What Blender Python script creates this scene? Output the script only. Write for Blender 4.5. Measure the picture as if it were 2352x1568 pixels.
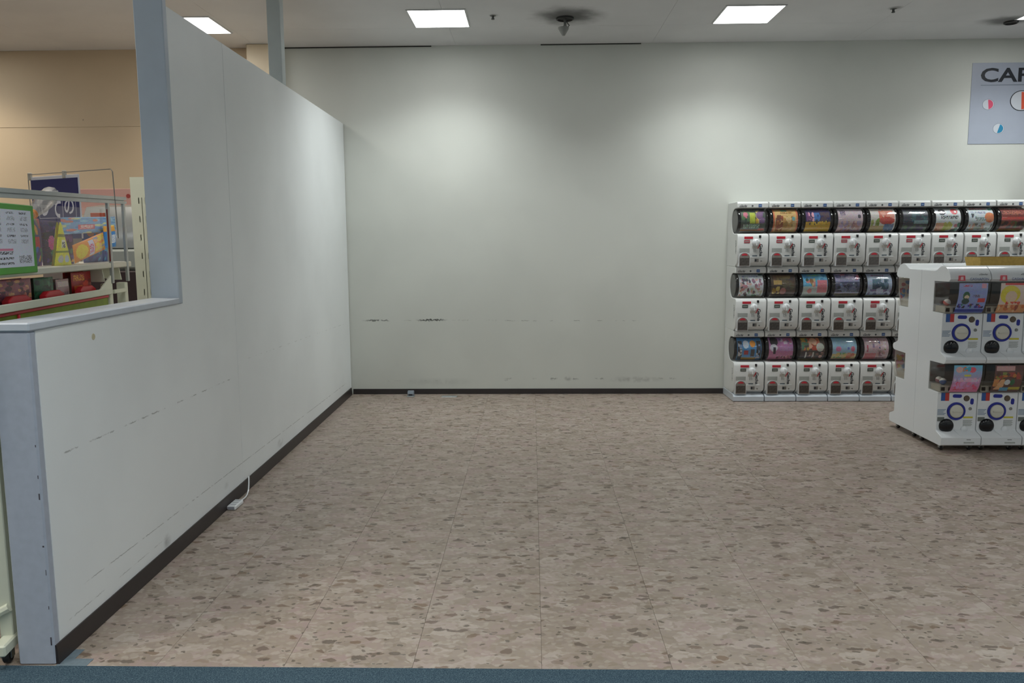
import bpy, math, random
from mathutils import Matrix, Vector
import numpy as np

for o in list(bpy.data.objects):
    bpy.data.objects.remove(o, do_unlink=True)
scene = bpy.context.scene
COL = scene.collection
R = math.radians

# ------------------------------------------------------------------ camera
cam_data = bpy.data.cameras.new('camera')
cam_data.sensor_width = 36.0
cam_data.lens = 36.0 * 1840.0 / 2352.0
cam = bpy.data.objects.new('camera', cam_data)
cam.matrix_world = (Matrix.Translation((0, 0, 1.49)) @ Matrix.Rotation(0.0251, 4, 'Z')
                    @ Matrix.Rotation(math.pi / 2 - 0.1249, 4, 'X') @ Matrix.Rotation(-0.0065, 4, 'Z'))
COL.objects.link(cam)
scene.camera = cam

# ------------------------------------------------------------------ world and exposure
world = bpy.data.worlds.new('store_surroundings')
scene.world = world
world.use_nodes = True
world.node_tree.nodes['Background'].inputs[0].default_value = (0, 0, 0, 1)
world.node_tree.nodes['Background'].inputs[1].default_value = 0.0
scene.view_settings.view_transform = 'Standard'
scene.view_settings.look = 'None'
scene.view_settings.gamma = 1.0
scene.view_settings.use_curve_mapping = False
scene.view_settings.exposure = 0.1

PANEL_WATTS = 12.8
PANEL_SPREAD = 124.0
COOL = (0.95, 1.0, 0.985)
WARM = (1.0, 0.90, 0.76)

# ------------------------------------------------------------------ helpers: colour and materials
def lin(c):
    return tuple((x / 12.92 if x <= 0.04045 else ((x + 0.055) / 1.055) ** 2.4) for x in c)

def rgb(r, g, b):
    return lin((r / 255.0, g / 255.0, b / 255.0))

MATS = {}
def mat(name, col, rough=0.5, metal=0.0, noise=0.0, scale=8.0, spec=0.5):
    if name in MATS:
        return MATS[name]
    m = bpy.data.materials.new(name); m.use_nodes = True
    nt = m.node_tree; b = nt.nodes['Principled BSDF']
    b.inputs['Base Color'].default_value = (*col, 1)
    b.inputs['Roughness'].default_value = rough
    b.inputs['Metallic'].default_value = metal
    b.inputs['Specular IOR Level'].default_value = spec
    if noise > 0:
        tc = nt.nodes.new('ShaderNodeTexCoord'); n = nt.nodes.new('ShaderNodeTexNoise')
        n.inputs['Scale'].default_value = scale; n.inputs['Detail'].default_value = 5
        nt.links.new(tc.outputs['Object'], n.inputs['Vector'])
        r = nt.nodes.new('ShaderNodeValToRGB')
        r.color_ramp.elements[0].position = 0.3; r.color_ramp.elements[1].position = 0.7
        r.color_ramp.elements[0].color = (*[max(0, c * (1 - noise)) for c in col], 1)
        r.color_ramp.elements[1].color = (*[min(1, c * (1 + noise)) for c in col], 1)
        nt.links.new(n.outputs['Fac'], r.inputs['Fac'])
        nt.links.new(r.outputs['Color'], b.inputs['Base Color'])
    MATS[name] = m
    return m

def clear_mat(name, tint=(0.9, 0.9, 0.9), rough=0.06, body=0.0, bodycol=(0.5, 0.5, 0.5), refl=.07):
    m = bpy.data.materials.new(name); m.use_nodes = True
    nt = m.node_tree; nt.nodes.clear()
    out = nt.nodes.new('ShaderNodeOutputMaterial')
    tr = nt.nodes.new('ShaderNodeBsdfTransparent'); tr.inputs[0].default_value = (*tint, 1)
    gl = nt.nodes.new('ShaderNodeBsdfGlossy'); gl.inputs['Roughness'].default_value = rough
    df = nt.nodes.new('ShaderNodeBsdfDiffuse'); df.inputs[0].default_value = (*bodycol, 1)
    mx0 = nt.nodes.new('ShaderNodeMixShader'); mx0.inputs[0].default_value = body
    nt.links.new(tr.outputs[0], mx0.inputs[1]); nt.links.new(df.outputs[0], mx0.inputs[2])
    lw = nt.nodes.new('ShaderNodeLayerWeight'); lw.inputs['Blend'].default_value = .5; k_ = NT(nt)
    fr = k_.m('ADD', k_.m('MULTIPLY', k_.m('POWER', lw.outputs['Facing'], 5.0), .9), refl)
    mx = nt.nodes.new('ShaderNodeMixShader')
    nt.links.new(fr, mx.inputs[0])
    nt.links.new(mx0.outputs[0], mx.inputs[1]); nt.links.new(gl.outputs[0], mx.inputs[2])
    nt.links.new(mx.outputs[0], out.inputs[0])
    MATS[name] = m
    return m

def print_mat(name, rough=0.35):
    m = bpy.data.materials.new(name); m.use_nodes = True
    nt = m.node_tree; b = nt.nodes['Principled BSDF']
    a = nt.nodes.new('ShaderNodeAttribute'); a.attribute_name = 'Col'
    nt.links.new(a.outputs['Color'], b.inputs['Base Color'])
    b.inputs['Roughness'].default_value = rough
    MATS[name] = m
    return m

class NT:
    """tiny node maths helper"""
    def __init__(self, nt): self.nt = nt
    def m(self, op, a, b=None, c=None):
        n = self.nt.nodes.new('ShaderNodeMath'); n.operation = op
        for i, v in enumerate((a, b, c)):
            if v is None: continue
            if isinstance(v, (int, float)): n.inputs[i].default_value = v
            else: self.nt.links.new(v, n.inputs[i])
        return n.outputs[0]
    def ss(self, v, e0, e1):           # smoothstep 0..1 (e0 may be larger than e1)
        n = self.nt.nodes.new('ShaderNodeMapRange'); n.interpolation_type = 'SMOOTHSTEP'
        n.inputs['From Min'].default_value = e0; n.inputs['From Max'].default_value = e1
        self.nt.links.new(v, n.inputs['Value']); return n.outputs['Result']
    def noise(self, vec, scale, detail=3):
        n = self.nt.nodes.new('ShaderNodeTexNoise'); n.inputs['Scale'].default_value = scale
        n.inputs['Detail'].default_value = detail
        self.nt.links.new(vec, n.inputs['Vector']); return n.outputs['Fac']
    def mix(self, fac, a, b):
        n = self.nt.nodes.new('ShaderNodeMix'); n.data_type = 'RGBA'
        for s, v in ((n.inputs[0], fac), (n.inputs[6], a), (n.inputs[7], b)):
            if isinstance(v, tuple): s.default_value = (*v, 1) if len(v) == 3 else v
            elif isinstance(v, (int, float)): s.default_value = v
            else: self.nt.links.new(v, s)
        return n.outputs[2]

def wall_mat(name, col, axis, scuffs=(), smudges=(), rough=0.6, spec=0.3):
    """painted board; scuffs = dashed rub lines (a0,a1,z0,z1,half thickness,strength,threshold); smudges=(a,z,ra,rz,strength)"""
    m = bpy.data.materials.new(name); m.use_nodes = True
    nt = m.node_tree; b = nt.nodes['Principled BSDF']; k = NT(nt)
    tc = nt.nodes.new('ShaderNodeTexCoord'); sp = nt.nodes.new('ShaderNodeSeparateXYZ')
    nt.links.new(tc.outputs['Object'], sp.inputs[0])
    a = sp.outputs[axis]; z = sp.outputs[2]
    n1 = k.noise(tc.outputs['Object'], 14, 6)
    n2 = k.noise(tc.outputs['Object'], 1.2, 3)
    nf = k.noise(tc.outputs['Object'], 60, 4)
    base = k.mix(k.ss(n2, 0.35, 0.65), tuple(c * 0.97 for c in col), tuple(min(1, c * 1.03) for c in col))
    total = None
    for (a0, a1, z0, z1, th, st, thr) in scuffs:
        sl = (z1 - z0) / (a1 - a0)
        zl = k.m('ADD', k.m('MULTIPLY', k.m('SUBTRACT', a, a0), sl), z0)
        wob = k.m('MULTIPLY', k.m('SUBTRACT', nf, 0.5), th * 5.0)
        d = k.m('ABSOLUTE', k.m('SUBTRACT', k.m('ADD', z, wob), zl))
        ln = k.ss(d, th * 1.6, th * 0.3)
        w = min(0.12, abs(a1 - a0) * 0.3)
        e = k.m('MULTIPLY', k.ss(a, a0, a0 + w), k.ss(a, a1, a1 - w))
        dash = k.ss(n1, thr, thr + 0.12)
        msk = k.m('MULTIPLY', k.m('MULTIPLY', ln, e), k.m('MULTIPLY', dash, st))
        total = msk if total is None else k.m('MAXIMUM', total, msk)
    for (sa, sz, ra, rz, st) in smudges:
        d = k.m('SQRT', k.m('ADD', k.m('POWER', k.m('DIVIDE', k.m('ABSOLUTE', k.m('SUBTRACT', a, sa)), ra), 2),
                            k.m('POWER', k.m('DIVIDE', k.m('ABSOLUTE', k.m('SUBTRACT', z, sz)), rz), 2)))
        msk = k.m('MULTIPLY', k.m('MULTIPLY', k.ss(d, 1.0, 0.1), k.ss(n1, 0.3, 0.6)), st)
        total = msk if total is None else k.m('MAXIMUM', total, msk)
    if total is not None:
        base = k.mix(total, base, (0.03, 0.035, 0.03))
    nt.links.new(base, b.inputs['Base Color'])
    b.inputs['Roughness'].default_value = rough
    b.inputs['Specular IOR Level'].default_value = spec
    bp = nt.nodes.new('ShaderNodeBump'); bp.inputs['Strength'].default_value = 0.06
    bp.inputs['Distance'].default_value = 0.004
    nt.links.new(k.noise(tc.outputs['Object'], 120, 3), bp.inputs['Height'])
    nt.links.new(bp.outputs[0], b.inputs['Normal'])
    MATS[name] = m
    return m

# ------------------------------------------------------------------ helpers: meshes
class MB:
    def __init__(self): self.v = []; self.f = []; self.c = []
    def add(self, verts, faces, col=None):
        o = len(self.v); self.v += [tuple(p) for p in verts]
        for fc in faces:
            self.f.append(tuple(i + o for i in fc)); self.c.append(col)
        return self
    def box(self, x0, x1, y0, y1, z0, z1):
        return self.add([(x0, y0, z0), (x1, y0, z0), (x1, y1, z0), (x0, y1, z0), (x0, y0, z1), (x1, y0, z1), (x1, y1, z1), (x0, y1, z1)],
                        [(0, 3, 2, 1), (4, 5, 6, 7), (0, 1, 5, 4), (1, 2, 6, 5), (2, 3, 7, 6), (3, 0, 4, 7)])
    def rbox(self, x0, x1, y0, y1, z0, z1, b=0.004):
        """box with all edges chamfered"""
        v = []; idx = {}
        X = (x0, x1); Y = (y0, y1); Z = (z0, z1); s = (1, -1)
        for i in (0, 1):
            for j in (0, 1):
                for k in (0, 1):
                    for ax in range(3):
                        p = [X[i] + (s[i] * b), Y[j] + (s[j] * b), Z[k] + (s[k] * b)]
                        p[ax] = (X[i], Y[j], Z[k])[ax]
                        idx[(i, j, k, ax)] = len(v); v.append(tuple(p))
        f = []
        for ax in range(3):
            for e in (0, 1):
                o = [q for q in range(3) if q != ax]
                ring = []
                for (p, q) in ((0, 0), (1, 0), (1, 1), (0, 1)):
                    c = [0, 0, 0]; c[ax] = e; c[o[0]] = p; c[o[1]] = q
                    ring.append(idx[(*c, ax)])
                f.append(tuple(ring))
        for ax in range(3):
            o = [q for q in range(3) if q != ax]
            for p in (0, 1):
                for q in (0, 1):
                    c0 = [0, 0, 0]; c0[o[0]] = p; c0[o[1]] = q; c1 = list(c0); c1[ax] = 1
                    f.append((idx[(*c0, o[0])], idx[(*c1, o[0])], idx[(*c1, o[1])], idx[(*c0, o[1])]))
        for i in (0, 1):
            for j in (0, 1):
                for k in (0, 1):
                    f.append((idx[(i, j, k, 0)], idx[(i, j, k, 1)], idx[(i, j, k, 2)]))
        return self.add(v, f)
    def prism(self, prof, x0, x1, ch=0.0):
        """profile [(y,z)...] extruded along x, the two end rims chamfered by ch"""
        n = len(prof)
        area = sum(prof[i][0] * prof[(i + 1) % n][1] - prof[(i + 1) % n][0] * prof[i][1] for i in range(n))
        sg = 1 if area > 0 else -1
        def inset(d):
            out = []
            for i in range(n):
                p, c, q = prof[i - 1], prof[i], prof[(i + 1) % n]
                e1 = (c[0] - p[0], c[1] - p[1]); e2 = (q[0] - c[0], q[1] - c[1])
                l1 = math.hypot(*e1) or 1; l2 = math.hypot(*e2) or 1
                n1 = (-e1[1] / l1 * sg, e1[0] / l1 * sg); n2 = (-e2[1] / l2 * sg, e2[0] / l2 * sg)
                bx, by = n1[0] + n2[0], n1[1] + n2[1]; L = math.hypot(bx, by) or 1
                kf = d / max(0.4, L / 2)
                out.append((c[0] + bx / L * kf, c[1] + by / L * kf))
            return out
        secs = [(x0, prof), (x1, prof)] if ch <= 0 else [(x0, inset(ch)), (x0 + ch, prof), (x1 - ch, prof), (x1, inset(ch))]
        v = []; f = []
        for (x, pr) in secs: v += [(x, y, z) for (y, z) in pr]
        for s in range(len(secs) - 1):
            for i in range(n):
                j = (i + 1) % n
                f.append((s * n + i, s * n + j, (s + 1) * n + j, (s + 1) * n + i))
        f.append(tuple(range(n - 1, -1, -1))); f.append(tuple(range((len(secs) - 1) * n, len(secs) * n)))
        return self.add(v, f)
    def lathe(self, prof, axis='z', seg=20, o=(0, 0, 0)):
        """prof [(r,h)...] turned about an axis; first and last closed when r=0"""
        v = []; f = []; n = len(prof)
        for (r, h) in prof:
            for s in range(seg):
                a = 2 * math.pi * s / seg; cx, cy = r * math.cos(a), r * math.sin(a)
                p = {'z': (cx, cy, h), 'y': (cx, h, cy), 'x': (h, cx, cy)}[axis]
                v.append((p[0] + o[0], p[1] + o[1], p[2] + o[2]))
        for i in range(n - 1):
            for s in range(seg):
                t = (s + 1) % seg
                f.append((i * seg + s, i * seg + t, (i + 1) * seg + t, (i + 1) * seg + s))
        if prof[0][0] > 1e-6: f.append(tuple(range(seg)))
        if prof[-1][0] > 1e-6: f.append(tuple((n - 1) * seg + s for s in range(seg)))
        return self.add(v, f)
    def tube(self, pts, r, seg=8):
        pts = [Vector(p) for p in pts]; v = []; f = []
        prev = None
        for i, p in enumerate(pts):
            d = (pts[min(i + 1, len(pts) - 1)] - pts[max(i - 1, 0)]).normalized()
            ref = Vector((0, 0, 1)) if abs(d.z) < 0.95 else Vector((1, 0, 0))
            if prev is None: u = d.cross(ref).normalized()
            else: u = (prev - d * prev.dot(d)).normalized()
            prev = u; w = d.cross(u)
            for s in range(seg):
                a = 2 * math.pi * s / seg
                v.append(tuple(p + (u * math.cos(a) + w * math.sin(a)) * r))
        for i in range(len(pts) - 1):
            for s in range(seg):
                t = (s + 1) % seg
                f.append((i * seg + s, i * seg + t, (i + 1) * seg + t, (i + 1) * seg + s))
        f.append(tuple(range(seg))); f.append(tuple((len(pts) - 1) * seg + s for s in range(seg)))
        return self.add(v, f)
    def mesh(self, name, material=None, smooth=False):
        me = bpy.data.meshes.new(name); me.from_pydata(self.v, [], self.f)
        if any(c is not None for c in self.c):
            at = me.color_attributes.new('Col', 'FLOAT_COLOR', 'CORNER')
            buf = []
            for fc, c in zip(self.f, self.c):
                c = c or (0.5, 0.5, 0.5); buf += [c[0], c[1], c[2], 1.0] * len(fc)
            at.data.foreach_set('color', buf)
        me.update()
        import bmesh
        bm = bmesh.new(); bm.from_mesh(me)
        bmesh.ops.recalc_face_normals(bm, faces=bm.faces); bm.to_mesh(me); bm.free()
        if smooth:
            me.polygons.foreach_set('use_smooth', [True] * len(me.polygons))
            try: me.set_sharp_from_angle(angle=R(38))
            except Exception: pass
        if material: me.materials.append(material)
        return me

def pierced(xs, zs, y0, y1, y2, holes):
    """hollow box whose front sheet (y0..y1) has the cells in holes(i, j) cut right through; back sheet at y2"""
    mb = MB(); ni, nj = len(xs) - 1, len(zs) - 1
    solid = lambda i, j: 0 <= i < ni and 0 <= j < nj and not holes(i, j)
    for i in range(ni):
        for j in range(nj):
            if not solid(i, j): continue
            a, b, c, d = xs[i], xs[i + 1], zs[j], zs[j + 1]
            mb.add([(a, y0, c), (b, y0, c), (b, y0, d), (a, y0, d)], [(0, 1, 2, 3)])
            mb.add([(a, y1, c), (b, y1, c), (b, y1, d), (a, y1, d)], [(3, 2, 1, 0)])
            if not solid(i - 1, j): mb.add([(a, y0, c), (a, y1, c), (a, y1, d), (a, y0, d)], [(0, 1, 2, 3)])
            if not solid(i + 1, j): mb.add([(b, y0, c), (b, y1, c), (b, y1, d), (b, y0, d)], [(0, 1, 2, 3)])
            if not solid(i, j - 1): mb.add([(a, y0, c), (b, y0, c), (b, y1, c), (a, y1, c)], [(0, 1, 2, 3)])
            if not solid(i, j + 1): mb.add([(a, y0, d), (b, y0, d), (b, y1, d), (a, y1, d)], [(0, 1, 2, 3)])
    x0, x1, z0, z1 = xs[0], xs[-1], zs[0], zs[-1]
    mb.add([(x0, y1, z0), (x1, y1, z0), (x1, y1, z1), (x0, y1, z1), (x0, y2, z0), (x1, y2, z0), (x1, y2, z1), (x0, y2, z1)],
           [(0, 4, 7, 3), (1, 5, 6, 2), (4, 5, 6, 7), (0, 1, 5, 4), (3, 2, 6, 7)])
    import bmesh
    me = bpy.data.meshes.new('weld'); me.from_pydata(mb.v, [], mb.f); bm = bmesh.new(); bm.from_mesh(me)
    bmesh.ops.remove_doubles(bm, verts=bm.verts, dist=1e-6)
    bm.verts.index_update()
    out = MB(); out.add([tuple(v.co) for v in bm.verts], [tuple(v.index for v in f.verts) for f in bm.faces])
    bm.free(); bpy.data.meshes.remove(me)
    return out

def put(name, me, parent=None, loc=(0, 0, 0), rot=None, label=None, cat=None, group=None, kind=None):
    o = bpy.data.objects.new(name, me); COL.objects.link(o)
    o.location = loc
    if rot: o.rotation_euler = rot
    if parent: o.parent = parent
    if label: o['label'] = label
    if cat: o['category'] = cat
    if group: o['group'] = group
    if kind: o['kind'] = kind
    return o

def root(name, loc, rz=0.0, label=None, cat=None, group=None, kind=None):
    o = put(name, None, None, loc, (0, 0, rz), label, cat, group, kind)
    o.empty_display_size = 0.1
    return o

_txt = {}
def text_uv(body, bold=0.0):
    """lettering outline as flat (u,v) triangles, height about 1"""
    key = (body, bold)
    if key not in _txt:
        cu = bpy.data.curves.new('lettering', 'FONT'); cu.body = body; cu.size = 1.0
        cu.offset = bold; cu.resolution_u = 3
        ob = bpy.data.objects.new('lettering', cu); COL.objects.link(ob)
        dg = bpy.context.evaluated_depsgraph_get(); dg.update()
        me = bpy.data.meshes.new_from_object(ob.evaluated_get(dg))
        vs = [(v.co.x, v.co.y) for v in me.vertices]; fs = [tuple(p.vertices) for p in me.polygons]
        bpy.data.objects.remove(ob, do_unlink=True); bpy.data.curves.remove(cu); bpy.data.meshes.remove(me)
        xs = [p[0] for p in vs]; ys = [p[1] for p in vs]
        _txt[key] = (vs, fs, min(xs), max(xs), min(ys), max(ys))
    return _txt[key]

def text_mesh(name, body, x0, x1, z0, z1, y, material, bold=0.0, turn=0, slant=0.0):
    """lettering fitted into a rectangle on a plane facing -y; turn=1 reads downwards; turn=2 on a side face x=y facing -x reading downwards"""
    vs, fs, a, b, c, d = text_uv(body, bold)
    out = []
    for (u, v) in vs:
        u = (u - a) / (b - a); v = (v - c) / (d - c); u += slant * (v - 0.5)
        if turn == 0: out.append((x0 + u * (x1 - x0), y, z0 + v * (z1 - z0)))
        elif turn == 1: out.append((x0 + v * (x1 - x0), y, z1 - u * (z1 - z0)))
        else: out.append((y, x1 - v * (x1 - x0), z1 - u * (z1 - z0)))
    me = bpy.data.meshes.new(name); me.from_pydata(out, [], fs); me.update(); me.materials.append(material)
    return me

def worn_print(x0, x1, z0, z1, y, n):
    """print too small to read in the photograph: a jagged strip of one piece"""
    pts = []; top = []
    for i in range(n * 2 + 1):
        x = x0 + (x1 - x0) * i / (n * 2)
        top.append((x, y, z1 - (z1 - z0) * (.35 if i % 2 else .0)))
        pts.append((x, y, z0 + (z1 - z0) * (.3 if i % 3 == 1 else .0)))
    m = len(pts)
    return MB().add(pts + top, [(i, i + 1, m + i + 1, m + i) for i in range(m - 1)])

# flat print: a small raster painted cell by cell, carried as face colours
def paint(cmds, n=50, m=50, seed=1, grain=0.06):
    rng = np.random.RandomState(seed)
    img = np.zeros((m, n, 3)); yy, xx = np.mgrid[0:m, 0:n]; X = (xx + 0.5) / n; Y = (yy + 0.5) / m
    for c in cmds:
        if c[0] == 'bg': img[:] = np.array(c[1]) / 255.0
        elif c[0] == 'g':
            t = Y[..., None]; img[:] = (np.array(c[1]) * (1 - t) + np.array(c[2]) * t) / 255.0
        elif c[0] == 'r':
            k = (X >= c[1]) & (X <= c[3]) & (Y >= c[2]) & (Y <= c[4]); img[k] = np.array(c[5]) / 255.0
        elif c[0] == 'e':
            k = ((X - c[1]) / c[3]) ** 2 + ((Y - c[2]) / c[4]) ** 2 <= 1; img[k] = np.array(c[5]) / 255.0
        elif c[0] == 's':      # scattered blobs in a box
            _, x0, y0, x1, y1, cols, cnt, rad = c
            for _i in range(cnt):
                cx, cy = rng.uniform(x0, x1), rng.uniform(y0, y1); rx, ry = rad * rng.uniform(.5, 1.3), rad * rng.uniform(.5, 1.3)
                k = ((X - cx) / rx) ** 2 + ((Y - cy) / ry) ** 2 <= 1
                k &= (X >= x0) & (X <= x1) & (Y >= y0) & (Y <= y1)
                img[k] = np.array(cols[rng.randint(len(cols))]) / 255.0
        elif c[0] == 'w':      # a strip of unreadable writing
            _, x0, y0, x1, y1, col = c
            k = (X >= x0) & (X <= x1) & (Y >= y0) & (Y <= y1) & (rng.rand(m, n) > 0.4); img[k] = np.array(col) / 255.0
    img = np.clip(img + rng.normal(0, grain, img.shape), 0, 1)
    return img

def raster_mesh(name, img, fn, material, back=0.0):
    """fn(u,v)->(x,y,z); u right 0..1, v down 0..1"""
    m, n, _ = img.shape; mb = MB()
    L = np.where(img <= 0.04045, img / 12.92, ((img + 0.055) / 1.055) ** 2.4)
    mb.v = [tuple(fn(i / n, j / m)) for j in range(m + 1) for i in range(n + 1)]
    for j in range(m):
        for i in range(n):
            a = j * (n + 1) + i
            mb.f.append((a, a + n + 1, a + n + 2, a + 1)); mb.c.append(tuple(L[j, i]))
    me = bpy.data.meshes.new(name); me.from_pydata(mb.v, [], mb.f)
    at = me.color_attributes.new('Col', 'FLOAT_COLOR', 'CORNER'); buf = []
    for c in mb.c: buf += [c[0], c[1], c[2], 1.0] * 4
    at.data.foreach_set('color', buf); me.update()
    me.polygons.foreach_set('use_smooth', [True] * len(me.polygons))
    me.materials.append(material)
    return me

# ------------------------------------------------------------------ materials
M_white = mat('white_plastic', rgb(226, 228, 226), 0.28, noise=0.02, scale=6)
M_white2 = mat('white_moulded_plastic', rgb(232, 236, 238), 0.18)
M_base = mat('pale_grey_plastic', rgb(206, 214, 222), 0.25)
M_dark = mat('dark_hopper_plastic', rgb(34, 32, 36), 0.5, noise=0.2, scale=40)
M_black = mat('black_gloss_plastic', rgb(16, 16, 20), 0.12)
M_clear = clear_mat('clear_plastic', (0.97, 0.97, 0.97), 0.05, 0.02, (0.6, 0.6, 0.6))
M_smoke = clear_mat('smoky_clear_plastic', (0.72, 0.70, 0.68), 0.08, 0.12, (0.35, 0.33, 0.32))
M_door = clear_mat('smoked_door_plastic', (0.42, 0.40, 0.38), 0.1, 0.35, (0.22, 0.20, 0.19))
M_red = mat('red_print', rgb(205, 45, 62), 0.4)
M_green = mat('dark_green_print', rgb(62, 78, 68), 0.4)
M_rust = mat('dull_red_print', rgb(176, 66, 78), 0.4)
M_ink = mat('dark_ink', rgb(40, 44, 52), 0.4)
M_blueink = mat('blue_ink', rgb(48, 84, 150), 0.4)
M_grey = mat('grey_print', rgb(168, 172, 168), 0.45, noise=0.25, scale=300)
M_navyink = mat('royal_blue_plastic', rgb(38, 48, 150), 0.3)
M_yellowink = mat('yellow_print', rgb(210, 200, 70), 0.4)
M_card = print_mat('printed_card', 0.4)
M_gap = mat('grey_gap', rgb(120, 116, 110), 0.6)
M_chrome = mat('brushed_metal', rgb(150, 150, 146), 0.3, 0.8)
M_alu = mat('aluminium', rgb(168, 174, 174), 0.35, 0.55, noise=0.05)
M_cream = mat('cream_enamel', rgb(214, 218, 200), 0.35, noise=0.03)
M_rubber = mat('black_rubber', rgb(38, 36, 36), 0.6)

# ------------------------------------------------------------------ the setting
YW = 7.743; HC = 3.301

# back wall
m_back = wall_mat('painted_back_wall', rgb(214, 217, 210), 0,
    scuffs=[(-1.66, -1.35, .728, .728, .006, .75, .40), (-1.15, -.81, .73, .73, .008, .9, .36), (-1.7, -.2, .729, .727, .003, .35, .5),
            (-.7, 1.2, .722, .716, .003, .45, .52), (-.3, 1.6, .150, .148, .006, .5, .52), (-1.5, 1.0, .13, .14, .003, .3, .55)],
    smudges=[(.35, .15, .05, .03, .5), (-.9, .12, .5, .05, .12), (1.0, .14, .35, .04, .35)])
put('wall_back', MB().box(-2.36, 7.5, YW, YW + .12, 0, HC).mesh('wall_back', m_back), kind='structure')
m_far = wall_mat('beige_back_wall', rgb(200, 182, 154), 0, smudges=[(-4.27, 2.66, .012, .012, .6), (-3.5, 2.66, .012, .012, .5)])
wf = put('wall_far_left', MB().box(-7.5, -2.361, YW, YW + .12, 0, HC).mesh('wall_far_left', m_far), kind='structure')
put('upper_band', MB().rbox(-7.5, -2.62, YW - .004, YW - .0005, 2.595, HC - .001, .001).mesh('upper_band', m_far), wf)
put('pillar', MB().rbox(-2.62, -2.37, YW - .16, YW - .0005, 0, HC - .001, .006).mesh('pillar', mat('cream_pillar_paint', rgb(222, 206, 178), .6, noise=.02)), kind='structure')

# ceiling, with soot stains of their own shape round the two big sprinkler plates
mc = bpy.data.materials.new('ceiling_board'); mc.use_nodes = True
nt = mc.node_tree; k = NT(nt); b = nt.nodes['Principled BSDF']
tc = nt.nodes.new('ShaderNodeTexCoord'); sp = nt.nodes.new('ShaderNodeSeparateXYZ'); nt.links.new(tc.outputs['Object'], sp.inputs[0])
colr = k.mix(k.ss(k.noise(tc.outputs['Object'], 1.5, 4), .3, .7), rgb(212, 213, 214), rgb(220, 221, 222))
nz = k.noise(tc.outputs['Object'], 7, 4)
for (sx, sy, rx, ry, st) in ((.30, 6.80, .36, .34, .8), (4.02, 7.12, .30, .2, .72), (2.89, 6.70, .07, .07, .5), (-.30, 6.75, .05, .05, .35)):
    d = k.m('SQRT', k.m('ADD', k.m('POWER', k.m('DIVIDE', k.m('ABSOLUTE', k.m('SUBTRACT', sp.outputs[0], sx)), rx), 2),
                        k.m('POWER', k.m('DIVIDE', k.m('ABSOLUTE', k.m('SUBTRACT', sp.outputs[1], sy)), ry), 2)))
    d = k.m('ADD', d, k.m('MULTIPLY', k.m('SUBTRACT', nz, .5), .5))
    colr = k.mix(k.m('MULTIPLY', k.ss(d, 1.0, .25), st), colr, (.03, .03, .028))
nt.links.new(colr, b.inputs['Base Color']); b.inputs['Roughness'].default_value = .75; b.inputs['Specular IOR Level'].default_value = .2
ceil = put('ceiling', MB().box(-7.5, 7.5, -5, YW + .1, HC + .006, HC + .10).mesh('ceiling', mat('dark_ceiling_void', rgb(110, 110, 108), .8)), kind='structure')
# plaster boards, told apart by their hairline joints
xs = [-7.5, -6.2, -4.38, -2.56, -.74 + .04, 1.12, 2.94, 4.76, 6.58, 7.5]; ys = [-5, -2.9, -1.08, .74, 2.56, 4.38, 6.2, 7.112, YW]
for i in range(len(xs) - 1):
    for j in range(len(ys) - 1):
        put('ceiling_board', MB().box(xs[i] + .0008, xs[i + 1] - .0008, ys[j] + .0008, ys[j + 1] - .0008, HC, HC + .006).mesh('ceiling_board', mc), ceil)
M_dkgap = mat('painted_shadow_gap', rgb(62, 62, 58), .8)  # dark strips painted in for the shadow gap where wall meets ceiling
put('shadow_gap_strip_1', MB().box(-2.36, -.93, YW - .009, YW - .0005, HC - .010, HC - .0005).mesh('shadow_gap_strip_1', M_dkgap), kind='structure')
put('shadow_gap_strip_2', MB().box(.09, 1.02, YW - .009, YW - .0005, HC - .009, HC - .0005).mesh('shadow_gap_strip_2', M_dkgap), kind='structure')

m_bounce = mat('white_bounce_wall', rgb(222, 224, 222), .7, noise=.02, scale=2)  # unseen outer walls, added to bounce lamp light back into the hall
put('wall_right_bounce', MB().box(7.5, 7.62, -5.1, YW + .12, 0, HC).mesh('wall_right_bounce', m_bounce), kind='structure')
put('wall_outer_left_bounce', MB().box(-7.62, -7.5, -5.1, YW + .12, 0, HC).mesh('wall_outer_left_bounce', m_bounce), kind='structure')
put('wall_front_bounce', MB().box(-7.5, 7.5, -5.12, -5, 0, HC).mesh('wall_front_bounce', m_bounce), kind='structure')

# floor: vinyl tiles with a marbled chip pattern over a dark screed
mf = bpy.data.materials.new('marbled_vinyl_tile'); mf.use_nodes = True
nt = mf.node_tree; k = NT(nt); b = nt.nodes['Principled BSDF']
tc = nt.nodes.new('ShaderNodeTexCoord'); oi = nt.nodes.new('ShaderNodeObjectInfo')
cmb = nt.nodes.new('ShaderNodeCombineXYZ')
nt.links.new(k.m('MULTIPLY', oi.outputs['Random'], 97.0), cmb.inputs[0]); nt.links.new(k.m('MULTIPLY', oi.outputs['Random'], 53.0), cmb.inputs[1])
va = nt.nodes.new('ShaderNodeVectorMath'); nt.links.new(tc.outputs['Object'], va.inputs[0]); nt.links.new(cmb.outputs[0], va.inputs[1])
nd = nt.nodes.new('ShaderNodeTexNoise'); nd.inputs['Scale'].default_value = 22; nd.inputs['Detail'].default_value = 3
nt.links.new(va.outputs[0], nd.inputs['Vector'])
vm = nt.nodes.new('ShaderNodeVectorMath'); vm.operation = 'MULTIPLY_ADD'; vm.inputs[1].default_value = (.055, .05, 0)
nt.links.new(nd.outputs['Color'], vm.inputs[0]); nt.links.new(va.outputs[0], vm.inputs[2])
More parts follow.
